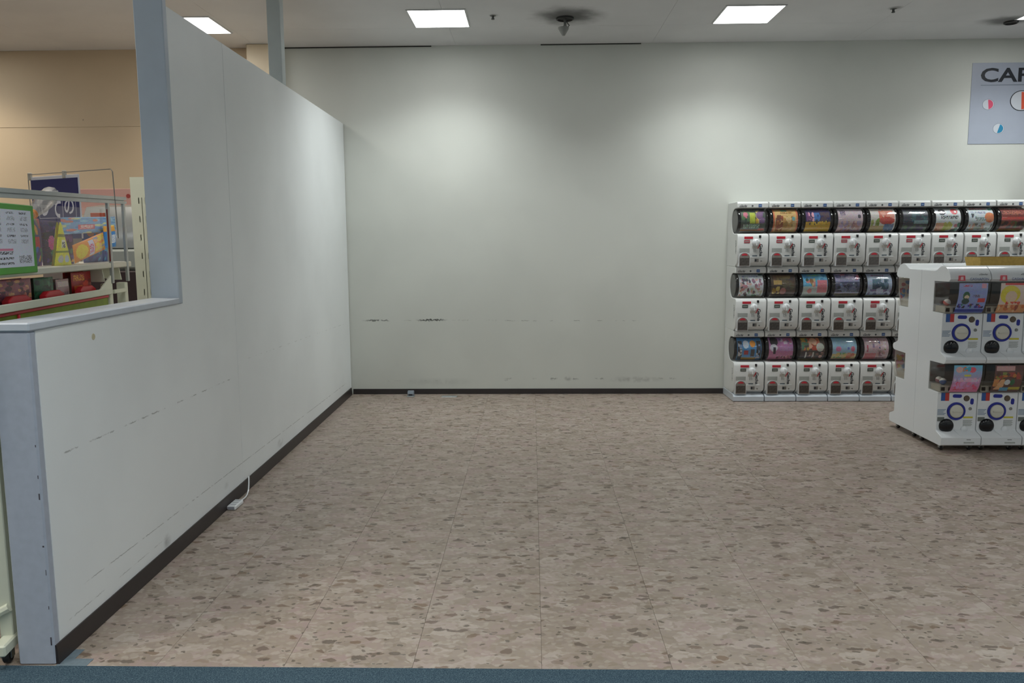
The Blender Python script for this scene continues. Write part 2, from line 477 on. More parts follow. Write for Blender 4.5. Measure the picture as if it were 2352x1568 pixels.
def voro(scale, sx=1.0, sy=1.0, rot=0.0):
    mp = nt.nodes.new('ShaderNodeMapping'); mp.inputs['Scale'].default_value = (sx, sy, 1); mp.inputs['Rotation'].default_value = (0, 0, rot)
    nt.links.new(vm.outputs[0], mp.inputs[0])
    v = nt.nodes.new('ShaderNodeTexVoronoi'); v.voronoi_dimensions = '2D'; v.inputs['Scale'].default_value = scale
    nt.links.new(mp.outputs[0], v.inputs['Vector'])
    s = nt.nodes.new('ShaderNodeSeparateColor'); nt.links.new(v.outputs['Color'], s.inputs[0])
    return v.outputs['Distance'], s.outputs[0], s.outputs[1], s.outputs[2]
def ramp(f, stops):
    r = nt.nodes.new('ShaderNodeValToRGB'); cr = r.color_ramp
    while len(cr.elements) < len(stops): cr.elements.new(.5)
    for e, (p, c) in zip(cr.elements, stops): e.position = p; e.color = (*c, 1)
    nt.links.new(f, r.inputs[0]); return r.outputs[0]
d1, r1, g1, b1 = voro(17, .75, 1.2)
d2, r2, g2, b2 = voro(25, .62, 1.2, .15)
d3, r3, g3, b3 = voro(44, .8, 1.2, -.2)
base = ramp(r1, [(0, rgb(148, 134, 123)), (.35, rgb(160, 146, 134)), (.6, rgb(163, 143, 137)), (.8, rgb(177, 165, 155)), (1, rgb(142, 128, 114))])
small = ramp(r3, [(0, rgb(140, 126, 106)), (.5, rgb(164, 150, 134)), (1, rgb(188, 178, 167))])
base = k.mix(k.m('MULTIPLY', k.ss(d3, .55, .35), .5), base, small)
chipc = ramp(b2, [(0, rgb(78, 67, 55)), (.4, rgb(98, 80, 70)), (.7, rgb(116, 90, 64)), (1, rgb(82, 78, 66))])
chip = k.m('MULTIPLY', k.ss(g2, .84, .88), k.ss(d2, .44, .34))
base = k.mix(k.m('MULTIPLY', chip, .72), base, chipc)
chip2 = k.m('MULTIPLY', k.ss(g3, .88, .9), k.ss(d3, .36, .28))
base = k.mix(k.m('MULTIPLY', chip2, .65), base, rgb(70, 62, 52))
nt.links.new(base, b.inputs['Base Color']); b.inputs['Roughness'].default_value = .38; b.inputs['Specular IOR Level'].default_value = .35
fl = put('floor', MB().box(-7.5, 7.5, 2.645, YW + .1, -.06, -.004).mesh('floor', mat('dark_screed', rgb(84, 76, 68), .9)), kind='structure')
T = .457; gX = .031; gY = 3.071; g_ = .0004
tile_cache = {}
rnd = random.Random(4)
rest = MB()
for i in range(-16, 16):
    for j in range(-1, 11):
        x0 = gX + i * T; x1 = x0 + T; y0 = gY + j * T; y1 = y0 + T
        y0 = max(y0, 2.646); y1 = min(y1, YW + .02)
        if y1 - y0 < .01: continue
        if x0 < -2.8 or x0 > 5.7:      # beyond the camera's view: joined into one field of tiles
            rest.rbox(x0 + g_, x1 - g_, y0 + g_, y1 - g_, -.004, 0, .0005)
            continue
        key = (round(y1 - y0, 3),)
        if key not in tile_cache:
            w, h = T - 2 * g_, (y1 - y0) - 2 * g_
            tile_cache[key] = MB().rbox(-w / 2, w / 2, -h / 2, h / 2, -.004, 0, .0005).mesh('floor_tile', mf)
        put('floor_tile', tile_cache[key], fl, ((x0 + x1) / 2, (y0 + y1) / 2, rnd.uniform(-.0002, 0)), (0, 0, 0))
put('outlying_tiles', rest.mesh('outlying_tiles', mf), fl, kind='stuff')
# blue carpeted aisle in the foreground
mcp = bpy.data.materials.new('blue_loop_carpet'); mcp.use_nodes = True
nt = mcp.node_tree; k = NT(nt); b = nt.nodes['Principled BSDF']; tc = nt.nodes.new('ShaderNodeTexCoord')
cc = ramp(k.noise(tc.outputs['Object'], 260, 4), [(.3, rgb(44, 62, 76)), (.5, rgb(68, 88, 101)), (.7, rgb(96, 116, 126))])
nt.links.new(cc, b.inputs['Base Color']); b.inputs['Roughness'].default_value = .95; b.inputs['Specular IOR Level'].default_value = .1
bp = nt.nodes.new('ShaderNodeBump'); bp.inputs['Strength'].default_value = .5; bp.inputs['Distance'].default_value = .003
nt.links.new(k.noise(tc.outputs['Object'], 300, 2), bp.inputs['Height']); nt.links.new(bp.outputs[0], b.inputs['Normal'])
put('floor_carpet', MB().box(-7.5, 7.5, -5, 2.645, -.06, .001).mesh('floor_carpet', mcp), kind='structure')
mbt = mat('slate_blue_vinyl', rgb(112, 128, 138), .5, noise=.1, scale=60)
put('floor_patch', MB().box(-1.699, -1.588, 2.645, 2.694, .0, .0012).mesh('floor_patch', mbt), kind='structure')
put('floor_patch', MB().box(-1.699, -1.658, 2.6945, 2.760, .0, .0012).mesh('floor_patch', mbt), kind='structure')

# the white partition on the left: a low counter-height end and a tall run to the back wall
PR = root('wall_left', (-1.703, 2.65, 0), 0.01483, kind='structure')
m_part = wall_mat('painted_partition', rgb(240, 245, 246), 1,
    scuffs=[(.06, 1.95, .735, .712, .0026, .5, .48), (.2, 4.9, .207, .15, .0018, .5, .40), (.05, 1.2, .118, .12, .002, .35, .45), (2.1, 4.9, .79, .72, .002, .3, .5)],
    smudges=[(.93, .10, .05, .045, .45), (2.72, .115, .09, .04, .35), (1.70, .13, .05, .03, .15)], rough=.45, spec=.4)
m_cap = mat('lilac_grey_enamel', rgb(176, 184, 198), .4, noise=.05, scale=30)
m_post = mat('pale_blue_grey_enamel', rgb(184, 196, 208), .4, noise=.03)
pw = .13
prof = [(.040, .0), (1.972, .0), (1.972, 2.6), (1.255, 2.6), (1.255, 1.195), (.040, 1.195)]
put('wall_panel', MB().prism(prof, -pw + .004, 0, .0015).mesh('wall_panel', m_part), PR)
put('wall_panel', MB().prism([(1.976, 0), (5.085, 0), (5.085, 2.6), (1.976, 2.6)], -pw + .004, 0, .0015).mesh('wall_panel', m_part), PR)
put('end_cap', MB().rbox(-pw, .002, 0, .038, .0, 1.195, .006).mesh('end_cap', m_cap), PR)
put('sill', MB().rbox(-pw - .004, .006, -.004, 1.209, 1.196, 1.226, .005).mesh('sill', mat('pale_lilac_sill', rgb(198, 206, 216), .35, noise=.03, scale=20)), PR)
put('end_post', MB().rbox(-pw - .006, .002, 1.210, 1.254, 1.196, HC - .001, .004).mesh('end_post', m_post), PR)
put('post', MB().rbox(-.095, -.002, 3.14, 3.23, 2.601, HC - .001, .004).mesh('post', mat('grey_post_enamel', rgb(192, 202, 202), .45, noise=.03)), PR)
for (zz, hh) in ((.62, .022), (.44, .006), (.345, .02), (.215, .012), (.80, .008), (.69, .012), (.09, .03)):
    put('paint_chip', MB().box(-.009 + .002 * math.sin(zz * 40), -.005, -.0006, .001, zz - hh / 2, zz + hh / 2).mesh('paint_chip', mat('exposed_dark_metal', rgb(70, 66, 74), .7)), PR)
put('screw_plug', MB().lathe([(0, .0012), (.012, .0012), (.013, .0)], 'x', 10, (0, .41, 1.13)).mesh('screw_plug', mat('yellowed_filler', rgb(196, 190, 160), .6)), PR)
mbb = mat('dark_brown_vinyl_skirting', rgb(48, 42, 42), .4, noise=.1)
put('baseboard_left', MB().prism([(.001, .0015), (.012, .0015), (.008, .066), (.006, .072), (.001, .072)], 0, 5.05).mesh('baseboard_left', mbb),
    None, (-1.703, 2.655, 0), (0, 0, R(90) + .01483), kind='structure')
bl = bpy.data.objects['baseboard_left']
bl.data.transform(Matrix.Scale(-1, 4, (0, 1, 0))); bl.data.flip_normals()
put('baseboard_back', MB().prism([(-.001, .0015), (-.010, .0015), (-.007, .046), (-.005, .052), (-.001, .052)], -1.762, 1.868).mesh('baseboard_back', mbb), None, (0, YW, 0), kind='structure')

# ------------------------------------------------------------------ ceiling lights
m_em = bpy.data.materials.new('lit_diffuser'); m_em.use_nodes = True
nt = m_em.node_tree; nt.nodes.clear(); oo = nt.nodes.new('ShaderNodeOutputMaterial'); e = nt.nodes.new('ShaderNodeEmission')
e.inputs[0].default_value = (1, 1, .99, 1); e.inputs[1].default_value = 9.0; nt.links.new(e.outputs[0], oo.inputs[0])
m_fr = mat('light_frame', rgb(206, 208, 208), .5)
HX, HY = .225, .25
fr_me = MB()
for (a, c, d, e2) in ((-HX - .012, HX + .012, -HY - .012, -HY), (-HX - .012, HX + .012, HY, HY + .012), (-HX - .012, -HX, -HY, HY), (HX, HX + .012, -HY, HY)):
    fr_me.box(a, c, d, e2, -.008, -.0005)
fr_me = fr_me.mesh('frame', m_fr)
df_me = MB().rbox(-HX + .0005, HX - .0005, -HY + .0005, HY - .0005, -.006, -.0005, .002).mesh('diffuser', m_em)
LIGHTS = [(-2.83, 6.93, 'lit square ceiling panel showing over the top edge of the white partition', None),
          (-.75, 6.82, 'lit square ceiling panel above the empty stretch of back wall, nearest the partition', None),
          (1.76, 6.82, 'lit square ceiling panel above the free left end of the capsule machine stacks', None),
          (4.28, 6.82, 'lit square ceiling panel next to the bare dark sprinkler plate, above the wall poster', None)]
for yy in (4.3, 1.8, -.7, -3.2):
    for xx in (-5.34, -2.83, -.75, 1.76, 4.28, 6.79):
        if yy > 4 and xx > -2: continue
        LIGHTS.append((xx, yy, 'lit square ceiling panel further out over the shop floor', 'ceiling panels over the shop floor'))
LIGHTS.append((-5.34, 6.93, 'lit square ceiling panel over the goods shelves beyond the partition', 'ceiling panels over the shop floor'))
for (xx, yy, lb, gp) in LIGHTS:
    off = '_offscreen' if gp else ''
    t = root('ceiling_light' + off, (xx, yy, HC), 0, lb, 'ceiling light', gp)
    put('frame', fr_me, t); put('diffuser' + off, df_me, t)
    ld = bpy.data.lights.new('lamp' + off, 'AREA'); ld.shape = 'RECTANGLE'; ld.size = HX * 2; ld.size_y = HY * 2
    ld.energy = PANEL_WATTS; ld.spread = R(PANEL_SPREAD); ld.color = WARM if xx < -2 else COOL
    lo = bpy.data.objects.new('lamp' + off, ld); COL.objects.link(lo); lo.parent = t; lo.location = (0, 0, -.012)

def sprinkler(x, y, r, label, hang):
    t = root('ceiling_sprinkler', (x, y, HC), 0, label, 'sprinkler')
    put('plate', MB().lathe([(0, -.004), (r * .8, -.004), (r * .85, -.018), (r, -.014), (r * 1.02, -.0005)], 'z', 24).mesh('plate', mat('sooty_metal', rgb(60, 60, 58), .5, .3), True), t)
    if hang:
        put('stem', MB().lathe([(.012, -.004), (.011, -.06), (.016, -.062), (.016, -.075)], 'z', 12).mesh('stem', M_chrome, True), t)
        put('arm', MB().tube([(.012, 0, -.03), (.035, .0, -.06), (.012, 0, -.085)], .004).mesh('arm', mat('grey_metal', rgb(110, 112, 108), .5, .3)), t)
        put('deflector', MB().lathe([(0, -.078), (.045, -.085), (.042, -.10), (.012, -.15), (0, -.152)], 'z', 16).mesh('deflector', mat('pale_grey_metal', rgb(150, 152, 148), .5, .2), True), t).location = (-.012, 0, .01)
sprinkler(.28, 6.86, .072, 'round ceiling sprinkler hanging below a soot-stained plate', True)
sprinkler(4.06, 7.16, .055, 'bare dark sprinkler plate with no hanging head, in a soot patch', False)
def small_head(x, y, lb):
    t = root('sprinkler_head', (x, y, HC), 0, lb, 'sprinkler')
    put('rose', MB().lathe([(0, -.003), (.022, -.003), (.026, -.0005)], 'z', 16).mesh('rose', mat('grey_metal', rgb(110, 112, 108), .5, .3), True), t)
    put('nozzle', MB().lathe([(.010, -.003), (.009, -.02), (.014, -.024), (.012, -.03), (0, -.03)], 'z', 12).mesh('nozzle', mat('dull_metal', rgb(90, 92, 90), .5, .4), True), t)
small_head(-.308, 6.767, 'tiny sprinkler head between the lit ceiling panel and the hanging sprinkler')
small_head(2.883, 6.723, 'tiny sooty sprinkler head between the ceiling panels above the capsule machines')

# ------------------------------------------------------------------ capsule machines along the back wall
W_ = .278; PITCH = .29; HM = .5875
cy_, cz_, cr_ = -.262, .4165, .1145
def arc(cy, cz, r, a0, a1, n):
    return [(cy + r * math.cos(R(a0 + (a1 - a0) * i / n)), cz + r * math.sin(R(a0 + (a1 - a0) * i / n))) for i in range(n + 1)]
prof = [(0, 0), (-.31, 0), (-.33, .012), (-.375, .036), (-.385, .06), (-.385, .268), (-.377, .288), (-.358, .301)]
prof += [(cy_, .302)] + arc(cy_, cz_, cr_, -88, 88, 12) + [(cy_, .531), (-.335, .532), (-.345, .539), (-.345, .574), (-.334, .588), (-.32, .592), (0, .592)]
GM = []
def gp(name, mesh, parent=None): GM.append((name, mesh, parent))
gp('body', MB().prism(prof, 0, W_, .004).mesh('body', M_white, True))
def shell(r, a0, a1, n, x0, x1, ex=.02, nx=4):
    """bowed shell whose ends curl in like a moulded dome"""
    xs_ = [x0, x0 + ex * .15, x0 + ex * .5, x0 + ex, x1 - ex, x1 - ex * .5, x1 - ex * .15, x1]
    rs = [r - ex * .55, r - ex * .30, r - ex * .08, r, r, r - ex * .08, r - ex * .30, r - ex * .55]
    mb = MB(); v = []; f = []
    for x, q in zip(xs_, rs): v += [(x, y, z) for (y, z) in arc(cy_, cz_, q, a0, a1, n)]
    for i in range(len(xs_) - 1):
        for j in range(n):
            a = i * (n + 1) + j; f.append((a, a + 1, a + n + 2, a + n + 1))
    return mb.add(v, f)
gp('window', shell(.1125, 92, 268, 20, .001, W_ - .001).mesh('window', M_clear, True))
gp('hopper', shell(.1115, -84, 84, 14, .004, W_ - .004, .004).mesh('hopper', M_dark, True))
for xx in (.0025, W_ - .0025):
    me = MB(); ring = arc(cy_, cz_, .101, 0, 360, 24)[:-1]
    me.add([(xx, y, z) for y, z in ring], [tuple(range(24))])
    gp('end_window', me.mesh('end_window', M_smoke))
F = -.3858
def lab(name, x0, x1, z0, z1, m, parent=None, th=.0012, y=F):
    gp(name, MB().rbox(x0, x1, y - th, y + .0004, z0, z1, .0004).mesh(name, m), parent)
gp('top_lettering', text_mesh('top_lettering', 'Gacha', .023, .089, .542, .563, -.3462, M_ink, .018, slant=.25))
gp('round_mark', MB().lathe([(0, -.0012), (.0085, -.0012), (.0085, 0)], 'y', 14, (.136, -.345, .552)).mesh('round_mark', mat('grey_ink', rgb(92, 96, 98), .4)))
lab('blue_badge', .190, .220, .541, .567, M_blueink, y=-.345)
gp('badge_lettering', worn_print(.194, .216, .549, .559, -.3467, 4).mesh('badge_lettering', mat('pale_blue_ink', rgb(150, 180, 210), .4)))
gp('coin_slot', MB().rbox(.192, .211, -.389, -.376, .262, .286, .002).mesh('coin_slot', mat('coin_slot_black', rgb(42, 42, 44), .3)))
lab('red_strip', .060, .138, .253, .275, M_red)
gp('dial', MB().lathe([(0, -.032), (.020, -.029), (.031, -.018), (.034, -.004), (.034, 0)], 'y', 24, (.166, F, .221)).mesh('dial', M_white2, True))
gp('dial_grip', MB().rbox(.160, .172, F - .037, F - .020, .192, .246, .004).mesh('dial_grip', M_white2), 'dial')
lab('dial_plate', .130, .196, .166, .190, mat('pale_grey_print', rgb(196, 194, 186), .4))
gp('side_logo', text_mesh('side_logo', 'Gacha', .199, .227, .094, .206, F - .001, M_ink, .028, 1))
st = MB(); st.add([(.180, F - .0014, .168), (.186, F - .0014, .164), (.206, F - .0014, .200), (.204, F - .0014, .216)], [(0, 1, 2, 3)])
gp('red_swoosh', st.mesh('red_swoosh', M_red))
lab('instruction_label', .020, .110, .130, .168, M_grey)
mk = MB()
for (a, c, d, e2) in ((.145, .148, .134, .168), (.150, .158, .150, .153), (.160, .163, .140, .164), (.167, .176, .146, .149), (.150, .176, .136, .138)):
    mk.box(a, c, F - .0009, F, d, e2)
gp('arrow_marks', mk.mesh('arrow_marks', mat('soft_grey_print', rgb(150, 156, 154), .4)))
ar = [(.019, .006), (.019, .085)] + [(.0657 - .0467 * math.cos(R(a)), .085 + .042 * math.sin(R(a))) for a in range(15, 166, 15)] + [(.1124, .085), (.1124, .006)]
def plate(pts, y0, y1):
    n = len(pts); return MB().add([(x, y0, z) for x, z in pts] + [(x, y1, z) for x, z in pts],
        [tuple(range(n)), tuple(range(2 * n - 1, n - 1, -1))] + [(i, (i + 1) % n, n + (i + 1) % n, n + i) for i in range(n)])
def fork(x, y, a, b, z0, z1):
    return plate([(x - b, z0), (x - a, z0), (x - a, z1 - .003), (x + a, z1 - .003), (x + a, z0), (x + b, z0), (x + b, z1), (x - b, z1)], y - .012, y + .012)
big = [(.0657 + (x - .0657) * 1.09, .068 + (z - .068) * 1.06) for x, z in ar]
gp('door_surround', plate(big, F - .004, F + .07).mesh('door_surround', M_white2))
gp('pickup_door', plate(ar, F - .0075, F - .0042).mesh('pickup_door', mat('smoked_brown_plastic', rgb(138, 132, 126), .12, noise=.12, scale=60), ))
cr = [(.0657 - .029 * math.cos(R(a)), .099 + .022 * math.sin(R(a))) for a in range(12, 169, 12)]
gp('door_label', plate(cr, F - .0088, F - .0076).mesh('door_label', M_red), 'pickup_door')
gp('door_window', plate([(.024, .014), (.024, .082), (.1075, .082), (.1075, .014)], F - .0086, F - .0076).mesh('door_window', mat('smoked_plastic_inner_shade', rgb(80, 74, 69), .15, noise=.25, scale=80)), 'pickup_door')  # smoked pane; the dim interior behind it is put into its dark colour
lab('caption', .136, .180, .095, .104, mat('slate_print', rgb(72, 88, 100), .4))
lab('panel_ridge', .116, .240, .086, .0885, M_white2, th=.003)
gp('coin_return', MB().rbox(.157, .194, F - .004, F + .001, .044, .074, .002).mesh('coin_return', M_gap))
gp('return_flap', MB().rbox(.160, .174, F - .005, F - .0042, .048, .070, .0003).mesh('return_flap', M_ink), 'coin_return')
gp('lock', MB().lathe([(0, -.004), (.006, -.004), (.007, 0)], 'y', 12, (.218, F, .052)).mesh('lock', M_chrome))
price_red = MB().rbox(.059, .112, F - .0012, F, .216, .243, .0004).mesh('price_label', M_rust)
price_grn = MB().rbox(.059, .112, F - .0012, F, .216, .243, .0004).mesh('price_label', M_green)
price_tx = worn_print(.065, .106, .224, .235, F - .0016, 5).mesh('price_lettering', mat('pale_ink', rgb(170, 168, 164), .4))

def card_fn(u, v):
    a = 104 + (263 - 104) * v          # wraps round the inside of the bowed window
    return (0.031 + .220 * u, cy_ + .107 * math.cos(R(a)), cz_ + .107 * math.sin(R(a)))

W = (235, 236, 236)
CARDS = {}
CARDS[(0, 0)] = ('dark card crowded with lime and yellow packets', 1, [('bg', (74, 84, 76)), ('w', .1, .03, .8, .1, (150, 170, 170)), ('s', .05, .1, .4, .5, [(200, 110, 130), (90, 120, 80), (60, 80, 70)], 14, .09), ('r', .36, .2, .58, .55, (176, 190, 60)), ('s', .6, .1, .95, .55, [(206, 170, 50), (210, 190, 120), (120, 90, 130)], 12, .11), ('w', .1, .58, .75, .72, (160, 190, 170)), ('r', 0, .78, 1, .82, (190, 120, 60)), ('r', 0, .84, 1, 1, (170, 166, 160)), ('w', .7, .72, .98, .82, (220, 60, 60))])
CARDS[(0, 1)] = ('tan card edged in orange with a green oval', 1, [('bg', (206, 112, 70)), ('r', .07, .05, .93, 1, (206, 172, 112)), ('e', .45, .11, .14, .06, (60, 150, 120)), ('w', .3, .19, .8, .26, (140, 100, 40)), ('s', .1, .3, .4, .85, [(150, 80, 50), (176, 110, 60), (120, 70, 50)], 14, .1), ('s', .4, .35, .8, .85, [(196, 150, 80), (170, 130, 60), (220, 190, 130)], 18, .1), ('e', .82, .42, .07, .06, (110, 170, 170)), ('r', 0, .9, 1, 1, (186, 160, 100))])
CARDS[(0, 2)] = ('navy card with a bright yellow lower half', 0, [('bg', (48, 44, 92)), ('w', .15, .05, .85, .12, (120, 60, 130)), ('s', .05, .2, .35, .5, [(230, 170, 180), (120, 70, 120)], 10, .08), ('s', .35, .22, .6, .5, [(70, 120, 180), (40, 60, 120)], 8, .08), ('s', .6, .2, .95, .55, [(90, 70, 80), (60, 50, 70)], 8, .1), ('r', 0, .52, 1, .9, (206, 164, 34)), ('s', .1, .45, .9, .62, [(40, 40, 60), (226, 190, 60)], 14, .05), ('r', .05, .88, .6, 1, (220, 206, 170))])
CARDS[(0, 3)] = ('pale pinkish grey card with a small black mark', 1, [('g', (206, 196, 204), (196, 168, 170)), ('w', .1, .12, .3, .32, (70, 60, 100)), ('e', .86, .36, .07, .06, (80, 74, 90)), ('s', .05, .5, .95, .95, [(190, 150, 140), (206, 180, 176), (170, 130, 130), (176, 160, 190)], 40, .08)])
CARDS[(0, 4)] = ('white card with coral arcs and green blobs', 0, [('bg', (218, 214, 206)), ('w', .4, .04, .75, .1, (206, 80, 60)), ('s', .35, .15, .95, .45, [(220, 120, 100), (230, 160, 140)], 14, .12), ('e', .66, .5, .3, .12, (204, 80, 66)), ('s', .02, .4, .35, .65, [(130, 150, 60), (160, 170, 90)], 7, .1), ('r', 0, .66, .6, 1, (180, 160, 112)), ('s', .55, .6, .95, .98, [(90, 120, 160), (120, 140, 170)], 10, .1)])
CARDS[(0, 5)] = ('charcoal card with dim teal shapes', 1, [('bg', (58, 62, 72)), ('s', .35, .2, .95, .6, [(50, 86, 92), (70, 96, 104), (46, 52, 66)], 20, .12), ('r', .45, .5, 1, .6, (130, 160, 164)), ('s', 0, .65, 1, .85, [(60, 44, 90), (40, 60, 60), (70, 96, 70)], 20, .08), ('r', 0, .88, 1, 1, (150, 146, 140))])
CARDS[(0, 6)] = ('white card with one black and one red blob', 0, [('bg', (216, 222, 224)), ('e', .26, .22, .15, .13, (58, 60, 66)), ('e', .26, .22, .05, .05, W), ('e', .76, .2, .14, .12, (216, 74, 84)), ('e', .8, .22, .05, .05, W), ('w', .2, .36, .9, .46, (50, 52, 56)), ('s', .02, .58, .35, .95, [(200, 130, 90), (220, 170, 140)], 9, .12), ('s', .35, .55, .7, .95, [(170, 180, 70), (196, 196, 110)], 9, .12), ('s', .7, .55, 1, .95, [(90, 140, 120), (190, 120, 130)], 9, .1)])
CARDS[(0, 7)] = ('pale blue card with red title and orange patch', 0, [('bg', (206, 216, 220)), ('w', .1, .05, .8, .14, (206, 60, 56)), ('r', .84, .05, .98, .18, (90, 160, 140)), ('w', .1, .22, .7, .3, (130, 140, 160)), ('s', .1, .3, .3, .45, [(70, 74, 84)], 5, .06), ('e', .84, .42, .2, .16, (208, 128, 84)), ('w', .3, .42, .7, .52, (110, 130, 130)), ('s', .02, .6, .98, .9, [(150, 160, 150), (120, 130, 120), (190, 150, 130)], 22, .07)])
CARDS[(0, 8)] = ('dark red and brown banded card', 0, [('bg', (132, 62, 54)), ('w', .0, .05, 1, .12, (220, 200, 190)), ('r', 0, .2, 1, .36, (96, 44, 46)), ('w', .05, .2, .95, .34, (180, 110, 90)), ('r', 0, .42, 1, .5, (190, 70, 60)), ('s', 0, .55, 1, .8, [(120, 70, 40), (80, 96, 50), (60, 40, 36)], 22, .08), ('w', 0, .85, 1, .95, (170, 160, 70))])
CARDS[(1, 0)] = ('white card dotted with small pink and green blobs', 0, [('bg', (216, 222, 226)), ('w', .2, .05, .75, .09, (150, 160, 190)), ('w', .15, .13, .8, .17, (130, 140, 190)), ('r', .84, 0, 1, .1, (60, 110, 100)), ('s', .04, .25, .96, .55, [(206, 150, 160), (90, 84, 100), (216, 180, 170), (150, 110, 130)], 26, .06), ('s', .04, .55, .96, .9, [(120, 170, 130), (206, 150, 140), (190, 196, 170), (110, 80, 90)], 26, .06), ('r', 0, .93, 1, 1, (206, 180, 140))])
CARDS[(1, 1)] = ('dark brown card with dim gold panels', 0, [('bg', (74, 56, 44)), ('s', .1, .1, .9, .3, [(110, 80, 60), (60, 50, 50), (120, 100, 60)], 12, .1), ('r', .1, .3, .45, .44, (180, 150, 84)), ('s', .45, .25, .95, .6, [(90, 80, 56), (70, 60, 46)], 10, .1), ('s', .05, .5, .35, .75, [(150, 120, 40), (200, 180, 90)], 8, .07), ('e', .5, .66, .13, .12, (170, 110, 104)), ('r', 0, .84, 1, 1, (150, 150, 140))])
CARDS[(1, 2)] = ('sky blue card with a plain pink patch and white foot', 0, [('bg', (96, 176, 212)), ('s', 0, 0, 1, .35, [(120, 196, 224), (70, 150, 200)], 10, .14), ('w', .2, .08, .75, .14, (150, 200, 90)), ('r', 0, .5, 1, 1, (196, 206, 200)), ('r', .58, .3, .97, .72, (216, 128, 138)), ('s', .1, .25, .5, .8, [(210, 190, 130), (216, 140, 140), (70, 100, 80), (160, 110, 60)], 9, .08), ('w', .1, .88, .9, .94, (170, 176, 150))])
CARDS[(1, 3)] = ('lavender grey card with a dark middle band', 0, [('bg', (150, 150, 180)), ('s', 0, .02, 1, .3, [(120, 120, 160), (190, 180, 206), (206, 130, 150), (90, 90, 130)], 26, .08), ('r', 0, .36, 1, .7, (74, 78, 104)), ('s', .1, .38, .9, .7, [(50, 54, 74), (110, 120, 150), (90, 100, 120)], 24, .09), ('r', 0, .74, 1, .85, (120, 112, 96)), ('r', .1, .86, 1, 1, (180, 176, 160))])
CARDS[(1, 4)] = ('icy blue card with jagged dark teal shapes', 1, [('g', (180, 196, 216), (150, 164, 190)), ('w', .2, .1, .7, .16, (150, 90, 140)), ('s', .2, .28, .85, .6, [(50, 84, 104), (40, 60, 84), (90, 120, 140)], 18, .1), ('s', 0, .6, 1, .82, [(120, 110, 150), (90, 90, 130), (180, 190, 210)], 18, .08), ('r', 0, .86, 1, .9, (170, 170, 90)), ('r', 0, .9, 1, 1, (120, 124, 120))])
CARDS[(2, 0)] = ('blue card framed by black squares with white and orange blobs', 0, [('bg', (70, 140, 196)), ('w', .2, .04, .8, .1, (60, 90, 170)), ('r', .03, .18, .2, .85, (36, 42, 52)), ('r', .8, .18, .97, .85, (36, 42, 52)), ('s', .04, .2, .19, .84, [(190, 190, 190), (120, 150, 190)], 8, .05), ('s', .81, .2, .96, .84, [(190, 190, 190), (120, 150, 190)], 8, .05), ('e', .36, .3, .12, .14, (206, 220, 232)), ('e', .64, .28, .12, .12, (226, 150, 50)), ('r', .28, .5, .45, .64, (176, 60, 60)), ('r', .56, .46, .72, .72, (60, 60, 64)), ('r', .2, .76, .8, .95, (196, 160, 84))])
CARDS[(2, 1)] = ('violet pink card with a black and white patch', 0, [('g', (170, 120, 180), (206, 120, 150)), ('e', .22, .18, .17, .2, (36, 32, 42)), ('e', .2, .42, .16, .12, (210, 206, 216)), ('r', .18, .4, .28, .62, (46, 40, 56)), ('s', .45, .05, .95, .3, [(206, 190, 206), (120, 90, 150), (190, 100, 140)], 12, .07), ('r', .45, .36, 1, .52, (180, 130, 180)), ('s', .1, .68, 1, .86, [(90, 40, 60), (170, 90, 110), (210, 150, 160)], 18, .05), ('r', 0, .93, 1, 1, (206, 150, 140))])
CARDS[(2, 2)] = ('busy orange collage card with dark upright stripes', 0, [('bg', (84, 70, 60)), ('s', .05, .05, .35, .5, [(190, 160, 60), (80, 130, 100), (206, 120, 50)], 14, .09), ('s', .35, .05, .8, .5, [(216, 130, 80), (230, 180, 150), (190, 80, 60)], 16, .12), ('e', .8, .4, .16, .14, (196, 200, 190)), ('r', 0, .55, 1, .85, (52, 46, 50)), ('r', .2, .56, .25, .8, (206, 206, 200)), ('r', .5, .56, .55, .8, (206, 206, 200)), ('s', .3, .56, .95, .84, [(196, 150, 140), (60, 50, 50), (120, 90, 80)], 14, .06), ('r', 0, .88, 1, 1, (206, 190, 120))])
CARDS[(2, 3)] = ('light blue card with pink dots over a sandy foot', 0, [('g', (150, 196, 220), (180, 206, 226)), ('e', .25, .46, .12, .09, (216, 130, 170)), ('e', .66, .44, .05, .05, (120, 140, 206)), ('e', .84, .46, .08, .09, (220, 120, 150)), ('r', 0, .62, 1, .86, (206, 196, 140)), ('s', .1, .58, .6, .82, [(130, 180, 130), (216, 190, 120)], 12, .07), ('s', .6, .58, .95, .82, [(200, 120, 90), (216, 160, 130)], 8, .08), ('r', 0, .84, 1, .88, (206, 110, 90)), ('r', 0, .9, 1, 1, (196, 190, 160))])
CARDS[(2, 4)] = ('pale pink card with thin upright coloured bars', 0, [('bg', (214, 190, 196)), ('r', .1, .35, .15, .55, (190, 90, 110)), ('r', .35, .15, .42, .45, (150, 130, 160)), ('r', .6, .1, .66, .45, (90, 100, 140)), ('r', .82, .2, .88, .5, (150, 160, 90)), ('s', .05, .1, .95, .5, [(226, 206, 210), (206, 170, 180)], 20, .07), ('r', .05, .6, .5, .92, (206, 120, 130)), ('s', .5, .5, .95, .95, [(150, 110, 120), (206, 160, 160), (170, 150, 150)], 20, .06)])
hidden_card = [('bg', (196, 200, 204)), ('s', .05, .1, .95, .9, [(150, 170, 190), (206, 170, 160), (170, 180, 150)], 30, .09)]
base_prof = [(0, 0), (-.392, 0), (-.400, .006), (-.400, .046), (-.366, .066), (0, .066)]
base_me = MB().prism(base_prof, 0, W_ + .004, .003).mesh('plinth', M_base, True)
tier = ['top-tier', 'middle-tier', 'bottom-tier']
